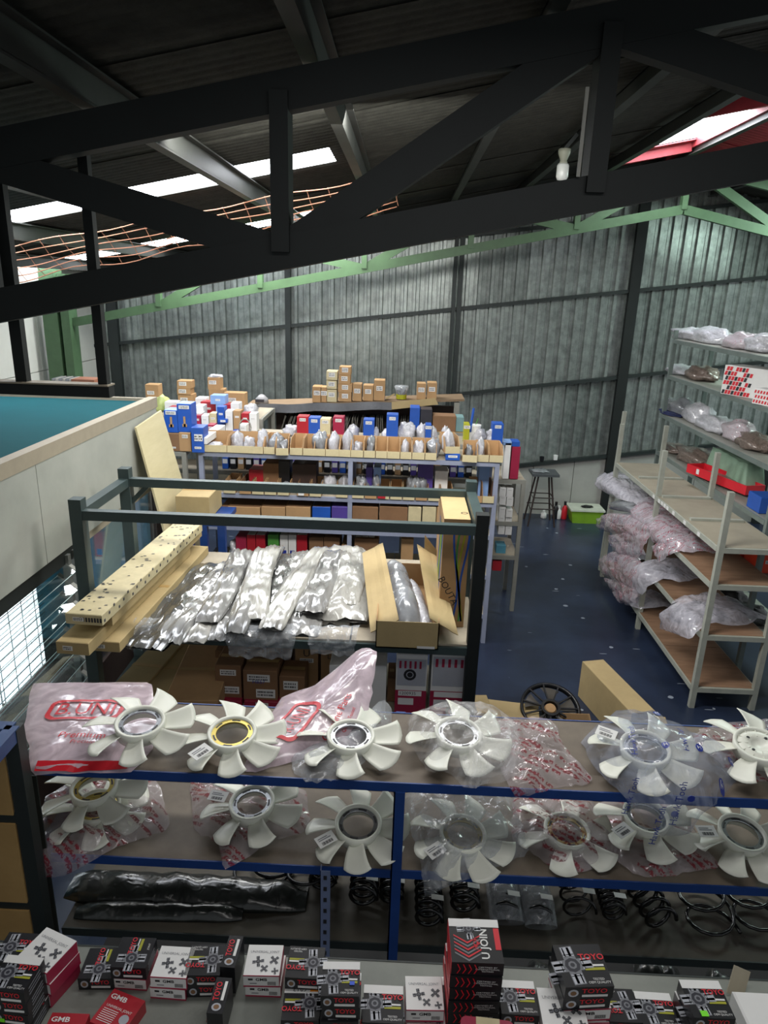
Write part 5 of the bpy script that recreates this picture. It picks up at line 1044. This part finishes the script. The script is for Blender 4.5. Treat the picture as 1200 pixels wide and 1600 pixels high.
rack('low_stand', 'low plank stand hidden under boxes at the right end of the plank shelf', 'stand', .05, .78, 7.38, 7.62, (1.76,), 1.758, grey_s2, ply_o)
rack('side_end_rack', 'grey steel rack seen past the right end of the bin rack', 'rack', .92, 1.24, 6.75, 7.3, (1.43, .99, .62), 1.43, grey_s2, tan_l)
k = 0
for (x0, y0, x1, y1, m) in ((787, 692, 796, 728, white_p), (798, 698, 811, 728, mag_p), (786, 690, 800, 696, lblue_p), (799, 690, 812, 698, blue_p)): k += 1; sbox(x0, y0, x1, y1, 6.74, m, 'box on the end rack top, %s' % ('tall white one', 'dark red one', 'pale blue flat one above the white', 'blue flat one above the red')[k-1], z=1.436 if k < 3 else None)
for i, (x0, y0) in enumerate(((780, 776), (791, 778), (780, 763), (791, 764), (778, 822), (789, 823), (778, 808), (789, 809), (779, 794), (790, 797))):
    sbox(x0, y0-1, x0+10, y0+13, 6.74, white_p, 'small white part box %s on the end rack' % ORD[i], z=None, lab=((.5, .8, .04, .015),), group='white part boxes on the end rack')
sbox(774, 852, 789, 872, 6.8, mat('teal_box', '#4f8fa6', .5), 'pale teal box low on the end rack'); sbox(769, 876, 783, 892, 6.75, red_p, 'pink and red box low on the end rack')
for i in range(32):   # row of little white-fronted boxes behind the first rack
    x = -1.72 + 2.4*i/31
    t = carton('filter_box', 'little white-ended box in the rear row under the top deck, %s from the left' % ORD[i], 'box', (x, 6.75, 1.456), (.058, .2, .11 + .01*(i % 3)), 0, (blue_p, black_p, card, black_p, purp_p)[i % 5], tp=False, group='little boxes in the rear row'); MB().box(-.024, .024, -.102, -.1, .055, .10, white_p).build('end_label', t)
# blue trestle behind the frame rack and the big carton on it
t = thing('blue_trestle', 'blue steel trestle behind the left end of the frame rack', 'trestle', (-1.75, 5.3, 0)); O = Vector((-1.75, 5.3, 0))
xa, xb = ony(318, 840, 5.2).x, ony(346, 840, 5.2).x
for x in (xa, xb, -1.66): MB().box(x-.03, x+.03, 5.2, 5.25, 0, 1.36, blue_st).build('leg', t, O)
MB().box(-1.7, xb+.03, 5.2, 5.6, 1.36, 1.40, blue_st).build('top', t, O)
tcr = cpx(276, 776, 328, 812, 5.22, .38, card_l, 'large pale cardboard carton on the blue trestle', z=1.404)
# ------------------------------------------------------------------ left office
OX = -2.06; wl2 = thing('office_booth', 'white boarded office booth with a teal roof and louvre windows', 'booth', (OX, 4.5, 0)); O = Vector((OX, 4.5, 0))
MB().box(-4.3, OX-.05, 1.2, 5.72, 2.22, 2.25, teal_m).build('roof_board', wl2, O)
MB().box(OX-.05, OX+.02, 1.2, 5.76, 2.20, 2.285, rim_m).box(-4.3, OX-.05, 5.72, 5.76, 2.2, 2.275, rim_m).build('rim', wl2, O)
for i, (y0, y1) in enumerate(((1.2, 3.75), (3.755, 5.74))): MB().box(OX, OX+.015, y0, y1, 1.60, 2.2, grayboard).build('fascia_panel', wl2, O)
MB().box(OX-.06, OX, 1.2, 4.25, 1.50, 1.62, blk_st).build('lintel', wl2, O); MB().box(OX-.06, OX, 5.6, 5.74, 0, 1.6, brown_m).build('end_post', wl2, O)
MB().box(OX-.03, OX, 4.25, 5.6, 1.54, 1.60, rim_m).build('glazing_bar', wl2, O)
MB().box(-4.3, OX-.06, 5.70, 5.74, 0, 2.2, tealw_m).build('teal_wall', wl2, O); MB().box(-4.3, -4.27, 1.2, 5.7, 0, 2.2, tealw_m).build('teal_wall', wl2, O)
MB().box(OX-.02, OX-.014, 4.25, 5.6, .1, 1.56, glass_m).build('pane', wl2, O); pass
MB().box(OX-.04, OX, 2.0, 5.6, 0, .60, red_p if False else brown_m).build('sill_panel', wl2, O)
MB().box(-4.26, OX-.05, 1.2, 5.7, .0, .02, brown_m).build('office_floor', wl2, O)
for yb in (4.05, 2.95):
    for dy in (-.045, .045): MB().box(OX-.02, OX+.02, yb+dy-.018, yb+dy+.018, .6, 1.56, mat('worn_aluminium', '#8b8d88', .4, .6, var=.2, scale=14)).build('louvre_channel', wl2, O)
for i in range(8):
    z = 1.50 - i*.125; y0, y1 = 3.0, 4.0
    b = MB(); T = Matrix.Translation((OX+.0, 0, z)) @ Matrix.Rotation(R(38), 4, 'Y'); b.box(-.075, .075, y0, y1, -.003, .003, glass_m, T=T); b.box(.0735, .0765, y0, y1, -.0035, .0035, mat('glass_edge', '#a9c4c4', .3), T=T); b.box(-.0765, -.0735, y0, y1, -.0035, .0035, mat('glass_edge', '#a9c4c4', .3), T=T); bo_ = b.build('louvre_blade', wl2, O)
    T = Matrix.Translation(-O) @ T; b = MB(); b.box(-.08, .08, 3.985, 4.02, -.006, .006, grey_s2, T=T).box(-.08, .08, 2.98, 3.01, -.006, .006, grey_s2, T=T).build('blade_clip', bo_)
# added glowing panel with a grid, standing in for skylight reflections in the louvres
t = thing('reflection_panel', 'glowing gridded panel standing in for skylight reflections in the office louvres', 'panel', (-3.6, 5.0, .2)); O = Vector((-3.6, 5.0, .2))
for i in range(3): MB().box(-3.0, -2.98, 3.25+.68*i, 3.88+.68*i, .05, 1.15, glow_m).build('pane', t, O)
q = MB()
for i in range(14): z = .1+i*.08; q.tube([(-2.965, 3.2, z), (-2.965, 5.3, z)], .005, pdark, 4)
for i in range(11): y = 3.25+i*.19; q.tube([(-2.96, y, .05), (-2.96, y, 1.15)], .004, pdark, 4)
tag(q.build('wire_grid', t, O), kind='stuff')
# leaning cream board
t = thing('leaning_board', 'tall cream plywood board leaning against the booth corner', 'board', (-1.75, 5.45, 0)); 
b = MB(); b.hexa([(.16, -.30, 0), (.18, -.30, 0), (.26, .30, 0), (.24, .30, 0), (-.27, -.28, 2.14), (-.255, -.28, 2.14), (-.245, .27, 2.18), (-.26, .27, 2.18)], ply); b.build('board', t)
# boards stack against the white wall
c = onx(92, 598, -4.1); t = thing('board_stack', 'stack of grey and brown boards leaning by the white wall', 'boards', (-3.72, 7.9, 0)); MB().box(-.28, .3, -.1, .2, 0, 1.82, lgrey_w).build('cabinet', t)
for i in range(6): MB().box(-.25+.04*i, -.235+.04*i, -.05, .2, 1.82, 2.12, (gbag, lgrey_w)[i % 2], T=None).build('board', t)
MB().box(-.02, .24, -.06, .18, 1.82, 2.12, mat('brown_sheet', '#8a5a44', .6)).build('board', t)
# black window frame hanging from the truss
t = thing('hanging_window_frame', 'black steel window frame hanging under the near truss at the left', 'frame', (-1.5, 3.1, 2.7)); O = Vector((-1.5, 3.1, 2.7))
for x0, x1 in ((-1.35, -1.31), (-1.72, -1.67)): MB().box(x0, x1, 3.08, 3.12, 2.74, 3.7, blk_st).build('upright', t, O)
MB().box(-2.4, -1.30, 3.07, 3.13, 2.70, 2.75, blk_st).box(-2.4, -1.30, 3.06, 3.14, 2.75, 2.757, rim_m).build('bottom_rail', t, O)
# ------------------------------------------------------------------ right racks
RX0, RX1, RY0, RY1 = 2.47, 2.96, 5.06, 7.80
zr = [1.40, ony(1131, 913, 5.06).z, ony(1118, 992, 5.06).z, ony(1095, 1073, 5.06).z]
t = rack('open_rack', 'pale steel rack with brown board decks and an empty top deck', 'rack', RX0, RX1, RY0, RY1, zr, 1.84, cream_st, tan_b, ym=(6.45,), planks=4, post=.042, topm=mat('pale_dusty_board', '#8b8574', .6, 0, scale=3, col2='#9c9582'))
O = Vector(((RX0+RX1)/2, (RY0+RY1)/2, 0))
for y in (5.72, 6.4, 7.1): MB().box(RX0+.02, RX1-.02, y-.02, y+.02, zr[0], zr[0]+.022, cream_st).build('cross_bar', t, O)
for i, y in enumerate((6.5, 6.35, 6.27, 6.2, 6.13, 5.98, 5.72, 5.42)): MB().box(RX0-.026, RX0-.0225, y-.03, y+.02, zr[0]-.037, zr[0]-.004, white_p).build('shelf_tag', t, O)
TX0, TX1, TY0, TY1 = 3.0, 3.42, 5.45, 8.05
zt = [2.76, 2.37, 1.93, 1.50, 1.02, .5]
t = rack('tall_rack', 'tall dull grey steel rack with six decks at the right', 'rack', TX0, TX1, TY0, TY1, zt, 2.86, tall_st, grey_s2, planks=3, post=.04)
# bags on the open rack (overhanging towards the aisle): pouch drawn in the photo frame on the aisle face plane
def aislebag(label, outl, z0, m, seed, thick=.07, cr=.05, name='plastic_bag', dark=None, xe=RX0-.025):
    pts = []
    for (px, py) in outl:
        q = onz(px, py, z0 + .01)
        if q.x < xe: q = onx(px, py, xe-.03); pts.append((q.y, z0 - q.z))
        else: pts.append((q.y, xe - q.x))
    n = len(pts); N = 48; c = sum((Vector(p) for p in pts), Vector((0, 0)))/n; ol = []
    for i in range(N): u = i/N*n; a = int(u); f = u-a; ol.append(Vector(pts[a % n]).lerp(Vector(pts[(a+1) % n]), f))
    b = MB(); k = b.mi(m)
    def P(y, s, h): return Vector((xe - s, y, z0 + .006 + h)) if s <= 0 else Vector((xe - .01 - h*.9 - min(.05, s*.4), y, z0 + .012 - s + h*.2))
    b.v.append(P(c.x, c.y, thick))
    for r in range(1, 11):
        for i in range(N): q = c.lerp(ol[i], r/10); b.v.append(P(q.x, q.y, thick*(1-(r/10)**2.5)**.6 + cr*crum((q.x, q.y, seed), .8, seed)))
    for i in range(N): b.f.append((0, 1+i, 1+(i+1) % N)); b.m.append(k)
    for r in range(9):
        for i in range(N): a = 1+r*N+i; d = 1+r*N+(i+1) % N; b.f.append((a, a+N, d+N, d)); b.m.append(k)
    cc = sum(b.v, Vector())/len(b.v); cc.z = min(v.z for v in b.v); t = thing(name, label, 'bag', cc); b.build('film', t, cc, smooth=True)
    if not dark and m in (wbag, wbagr): b.mats[0] = f_milkr if m is wbagr else f_milk2; t.children[0].data.materials[0] = b.mats[0]; dark = gbag
    if dark:
        d_ = MB(); kk = d_.mi(blk_pl if dark is True else dark); 
        d_.grid(lambda u, v: P(c.x + (ol[int(v*47)].x - c.x)*.62*u, c.y*.3 + (ol[int(v*47)].y - c.y)*.55*u - .04, thick*(.45 if dark is True else .75)*(1-u*u) + .004), 6, 24, blk_pl if dark is True else dark); d_.build('part_inside', t, cc, smooth=True)
    return t
z2, z3, z4 = zr[1], zr[2], zr[3]
aislebag('pale milky bag at the far end of the second deck', [(936, 762), (960, 742), (990, 750), (1030, 775), (1020, 795), (990, 790), (960, 778)], z2+.03, wbag, 1)
aislebag('large milky bag in the middle of the second deck', [(992, 815), (1010, 785), (1040, 780), (1075, 815), (1100, 835), (1070, 840), (1020, 832)], z2+.02, wbagr, 2, thick=.09)
aislebag('red flecked bag with a white label hanging from the second deck', [(938, 815), (960, 803), (1000, 808), (1030, 830), (1010, 845), (965, 836), (940, 830)], z2, wbagr, 3)
aislebag('red flecked bag folded over the second deck edge', [(955, 840), (990, 832), (1020, 832), (1016, 870), (980, 872), (962, 855)], z2-.0, wbagr, 4, thick=.04)
aislebag('striped clear bag lying near the front of the second deck', [(1015, 830), (1050, 828), (1100, 838), (1138, 858), (1140, 866), (1100, 866), (1060, 862), (1025, 850)], z2+.02, wbagr, 5, thick=.08)
aislebag('bag with a paper label pointing down from the second deck', [(1026, 858), (1060, 845), (1092, 855), (1080, 868), (1040, 882), (1032, 872)], z2+.0, wbagr, 6, thick=.03)
aislebag('grey bag at the far end of the third deck', [(943, 875), (965, 864), (1000, 870), (1015, 900), (1000, 925), (975, 915), (948, 900)], z3+.04, wbagr, 7, thick=.08)
aislebag('clear bag with a dark arm part on the third deck', [(995, 905), (1010, 885), (1040, 876), (1080, 880), (1108, 900), (1060, 915), (1012, 933), (998, 925)], z3+.02, f_milk, 8, thick=.06, dark=True)
aislebag('crumpled brownish bag hanging from the third deck', [(950, 905), (985, 912), (1005, 925), (1000, 945), (976, 945), (962, 925)], z3-.05, wbagr, 9, thick=.04)
aislebag('flat grey bag with a paper label on the bottom deck far end', [(978, 935), (1000, 930), (1045, 935), (1060, 952), (1000, 952), (980, 947)], z4+.03, f_milk, 10, dark=True)
t = aislebag('large clear bag with a dark curved part lying near the front post', [(1038, 985), (1050, 955), (1080, 936), (1105, 928), (1140, 938), (1200, 968), (1170, 978), (1110, 978), (1090, 1004), (1060, 992)], z3-.02 if False else z3+.02, f_milk, 11, thick=.05, dark=True)
# tall rack contents
def rb(x0, y0, x1, y1, z, m, l, seed, dep=.3, X=3.2, **kw):
    a = onx(x0, y1, X); b2 = onx(x1, y1, X); zt_ = onx((x0+x1)/2, y0, X).z; yy = sorted((a.y, b2.y)); h = max(.05, zt_ - z); return lump(l, (X, (yy[0]+yy[1])/2, z+.005), (dep, max(.12, yy[1]-yy[0]), h/.62), m, seed, **kw)
TL = [(1058, 505, 1100, 527, 0, wbag, 'grey-white bag at the far end of the top deck'), (1085, 502, 1140, 532, 0, wbag, 'large milky bag on the top deck'), (1140, 508, 1185, 545, 0, wbagr, 'pinkish bag on the top deck'), (1170, 512, 1210, 552, 0, wbag, 'bulky pale bag at the near end of the top deck'), (1050, 565, 1085, 585, 1, wbag, 'slender clear bag at the far end of the second deck down'), (1078, 562, 1110, 598, 1, bbag, 'dark pinkish bag left of the red patterned carton'),
      (1045, 610, 1080, 650, 2, gbag, 'peaked clear bag over blue parts'), (1075, 618, 1108, 662, 2, wbag, 'rounded clear bag in the middle deck'), (1095, 640, 1145, 672, 2, wbag, 'flat grey-white bag in the middle deck'), (1135, 645, 1175, 680, 2, wbagr, 'shiny pinkish bag in the middle deck'), (1160, 668, 1205, 700, 2, bbag, 'brownish crumpled bag at the near end of the middle deck'),
      (1040, 690, 1070, 708, 3, bbag, 'dark wire-like bundle at the far end'), (1062, 690, 1110, 728, 3, bbag, 'reddish wire-like bundle in film'), (1100, 735, 1170, 756, 3, bbag, 'reddish bundle behind the red tray')]
for i, (x0, y0, x1, y1, d_, m, l) in enumerate(TL): rb(x0, y0, x1, y1, zt[d_], m, l + ' of the tall rack' if 'deck' not in l else l + ', tall rack', i)
t = thing('patterned_carton', 'white carton with red and black checks standing on the tall rack', 'box', (3.18, 6.35, zt[1]+.004), R(90)); t.rotation_euler = (0, 0, R(-62))
b = MB().box(-.30, .22, -.12, .12, 0, .26, white_p); b.build('body', t); q = MB()
for i in range(9):
    for j in range(6):
        if rnd.random() < .85 and not (i > 6 and j % 2): x = -.295 + i*.032 + (j % 2)*.014; z = .005+j*.042; q.poly([(x, -.1212, z), (x+.027, -.1212, z), (x+.036, -.1212, z+.036), (x+.009, -.1212, z+.036)], redc if (i+j*2) % 3 else ink)
tag(q.build('check_print', t), kind='stuff')
t = thing('patterned_carton', 'smaller red and white carton tipped before the larger patterned one', 'box', (3.06, 5.85, zt[1]+.004), R(-70)); MB().box(-.16, .16, -.06, .06, 0, .13, white_p).build('body', t); q = MB()
for i in range(6):
    for j in range(3): x = -.155+i*.03+(j % 2)*.012; q.poly([(x, -.0612, .01+j*.04), (x+.018, -.0612, .01+j*.04), (x+.024, -.0612, .035+j*.04), (x+.006, -.0612, .035+j*.04)], redc)
tag(q.build('check_print', t), kind='stuff')
lump('dark blue bundle beside the tipped patterned carton', (3.2, 5.75, zt[1]+.14), (.25, .3, .12), mat('navy_cloth', '#1a2348', .6), 2); rb(1036, 640, 1062, 660, zt[2], mat('navy_cloth', '#1a2348'), 'navy bundle at the far end of the middle deck', 3, X=3.1)
c = onx(1118, 744, 3.05); t = thing('red_tray', 'long bright red tray on the fourth deck of the tall rack', 'tray', (3.1, 6.55, zt[3]+.03)); b = MB(); T = Matrix.Rotation(R(-75), 4, 'Z')
for bb in ((-.42, .42, -.1, .1, 0, .01), (-.42, .42, -.1, -.09, .01, .085), (-.42, .42, .09, .1, .01, .085), (-.42, -.41, -.09, .09, .01, .085), (.41, .42, -.09, .09, .01, .085)): b.box(*bb, redc, T=T)
b.build('tray', t)
b = MB().box(-.02, .02, -.002, 0, 0, .05, white_p, T=T @ Matrix.Translation((-.25, -.1, .02))); b.build('label', t)
t = thing('green_tarp_box', 'pale green cloth-covered box behind the red tray', 'box', (3.26, 6.7, zt[3]+.004), R(90)); MB().grid(lambda u, v: ((u-.5)*.9, (v-.5)*.2, .26*min(1, 12*min(u, 1-u), 12*min(v, 1-v))*(1+.1*noise.noise(Vector((u*6, v*4, 0))))), 24, 16, mat('green_tarp', '#7f9a84', .6)).build('cover', t, smooth=True)
for (y, z, m, l, s_) in ((5.75, zt[3]+.004, blue_p, 'blue and white boxes at the near end of the fourth deck', .14), (5.62, zt[4]+.004, mat('orange_red', '#d8401e', .5), 'orange-red box in front on the fifth deck', .2), (5.9, zt[4]+.004, mat('orange_red', '#d8401e'), 'orange-red box behind the first on the fifth deck', .17)):
    carton('small_carton', l, 'box', (3.12, y, z), (.22, .22, s_), 0, m, tp=False, lab=((.5, .5, .08, .03),))
for i, (y, m, l) in enumerate(((6.3, mat('navy_cloth', '#1a2348'), 'navy wrapped bundle on the fifth deck of the tall rack'), (6.7, gbag, 'grey bundle with white bits on the fifth deck of the tall rack'), (7.2, dbag, 'dark bundle further back on the fifth deck of the tall rack'))): lump(l, (3.14, y, zt[4]+.004), (.3, .36, .26), m, i)
for i in range(6): lump('black part cluster seen through the open rack, %s from the front' % ORD[i], (3.15, 5.7+.4*i, zt[5]+.004), (.3, .32, .3), dbag, i)
# ------------------------------------------------------------------ back corner
c = ony(840, 803, 9.9); t = thing('bar_stool', 'tall dark four-legged stool with a square seat by the plinth wall', 'stool', (c.x+.0, 9.75, 0)); dk = mat('dark_rust_steel', '#2e2320', .5)
MB().box(-.19, .19, -.17, .17, .74, .775, mat('grey_stool_seat', '#4a4d50', .5)).build('seat', t)
for sx in (-1, 1):
    for sy in (-1, 1): MB().tube([(sx*.09, sy*.09, .74), (sx*.19, sy*.17, 0)], .013, dk, 8).build('leg', t)
for z, r in ((.26, .17), (.42, .145)):
    MB().tube([(r, r*.9, z), (-r, r*.9, z), (-r, -r*.9, z), (r, -r*.9, z), (r, r*.9, z)], .009, dk, 6).build('foot_ring', t)
lump('grey rag on the stool seat', (c.x-.06, 9.75, .777), (.26, .2, .07), gbag, 1, cat='cloth', name='rag')
for i, (px, m, h, l) in enumerate(((868, black_p, .26, 'black bottle'), (873, white_p, .2, 'white bottle'), (882, redc, .27, 'red and white spray bottle'), (850, white_p, .12, 'small white cup'))):
    c = ony(px, 799, 10.0); t = thing('bottle', l + ' on the floor by the plinth wall', 'bottle', (c.x, 10.0, 0)); MB().lathe([(0, 0), (.04, 0), (.042, .01), (.042, h*.62), (.02, h*.75), (.016, h*.8), (0, h*.8)], m, 16).build('body', t, smooth=True); MB().lathe([(.02, h*.8), (.02, h), (0, h)], black_p if i == 2 else m, 12).build('cap', t)
c = ony(915, 801, 9.9); t = thing('storage_crate', 'lime green plastic crate with a pale lid on the floor', 'crate', (c.x, 9.95, 0)); lime = mat('lime_plastic', '#7aa32a', .4); b = MB(); b.hexa([(-.2, -.14, 0), (.2, -.14, 0), (.2, .14, 0), (-.2, .14, 0), (-.235, -.165, .19), (.235, -.165, .19), (.235, .165, .19), (-.235, .165, .19)], lime); b.build('tub', t)
MB().box(-.25, .25, -.18, .18, .19, .215, mat('pale_lid', '#c4c8b8', .5)).build('lid', t); lump('pair of black gloves on the green crate lid', (c.x+.02, 9.93, .216), (.16, .12, .06), blk_pl, 2, cat='gloves', name='gloves')
for i, (x, l) in enumerate(((2.0, 'black small cup on the plinth ledge'), (2.2, 'white small cup on the plinth ledge'))): t = thing('cup', l, 'cup', (x+.1, YW-.10, zb(x+.1)+.03)); MB().lathe([(0, 0), (.03, 0), (.035, .07), (.03, .07), (.026, .005)], black_p if i == 0 else white_p, 14).build('body', t)
# loose post leaning at the far end of the open rack
t = thing('loose_post', 'pale steel post leaning behind the far end of the open rack', 'post', (2.5, 8.0, 0)); MB().bar((0, 0, 0), (.04, .0, 1.95), .04, .04, cream_st).build('post', t)
# ------------------------------------------------------------------ things on the floor behind the fan shelves
c = onz(862, 1128, .02); t = thing('radiator_fan', 'black round radiator fan with spokes lying behind the fan shelves', 'fan', (c.x, c.y+.1, .05), 0, None, R(24))
MB().lathe([(.22, 0), (.235, .01), (.235, .05), (.215, .05), (.21, .012)], blk_pl, 40, close=True).build('shroud', t, smooth=True); MB().lathe([(.075, .02), (.075, .06), (.055, .06), (.055, .02)], blk_pl, 28, close=True).build('hub_ring', t)
for i in range(11): a = 2*PI*i/11; MB().bar((.07*math.cos(a), .07*math.sin(a), .045), (.22*math.cos(a), .22*math.sin(a), .045), .012, .012, blk_pl).build('spoke', t)
for i in range(5): a = 2*PI*i/5+.2; MB().grid(lambda u, v: ((.06+.14*u)*math.cos(a+.5*(v-.5)*(.6+u)), (.06+.14*u)*math.sin(a+.5*(v-.5)*(.6+u)), .015+.02*v), 4, 4, mat('grey_fan_blade', '#4a4640', .5)).build('blade', t, smooth=True)
MB().lathe([(0, .03), (.05, .03), (.04, .05), (0, .055)], card, 16).build('centre', t)
c = onz(952, 1095, .15); carton('long_carton', 'long plain carton standing out behind the fan shelves', 'box', (c.x+.02, c.y-.05, 0), (.19, .75, .33), R(14), card_l, tp=False)
c = onz(986, 1128, .05); carton('small_carton', 'tan carton with clear tape behind the fan shelves', 'box', (c.x+.12, c.y-.12, 0), (.22, .25, .12), R(-10), card_l)
c = onz(752, 1115, .05); carton('small_carton', 'small pale carton at the foot of the frame rack post', 'box', (c.x, c.y, 0), (.12, .25, .14), R(5), card_l, tp=False)
c = onz(800, 1122, .03); carton('flat_carton', 'flat cardboard sheet pile on the floor behind the shelves', 'box', (c.x, c.y, 0), (.42, .4, .05), R(-8), card_l, tp=False)
c = onz(905, 1125, .1); MBt = thing('card_strip', 'thin cardboard strip leaning on the long carton', 'card', (c.x-.02, c.y, 0)); MB().bar((-.08, .15, .02), (.06, -.12, .2), .012, .06, card).build('strip', MBt)
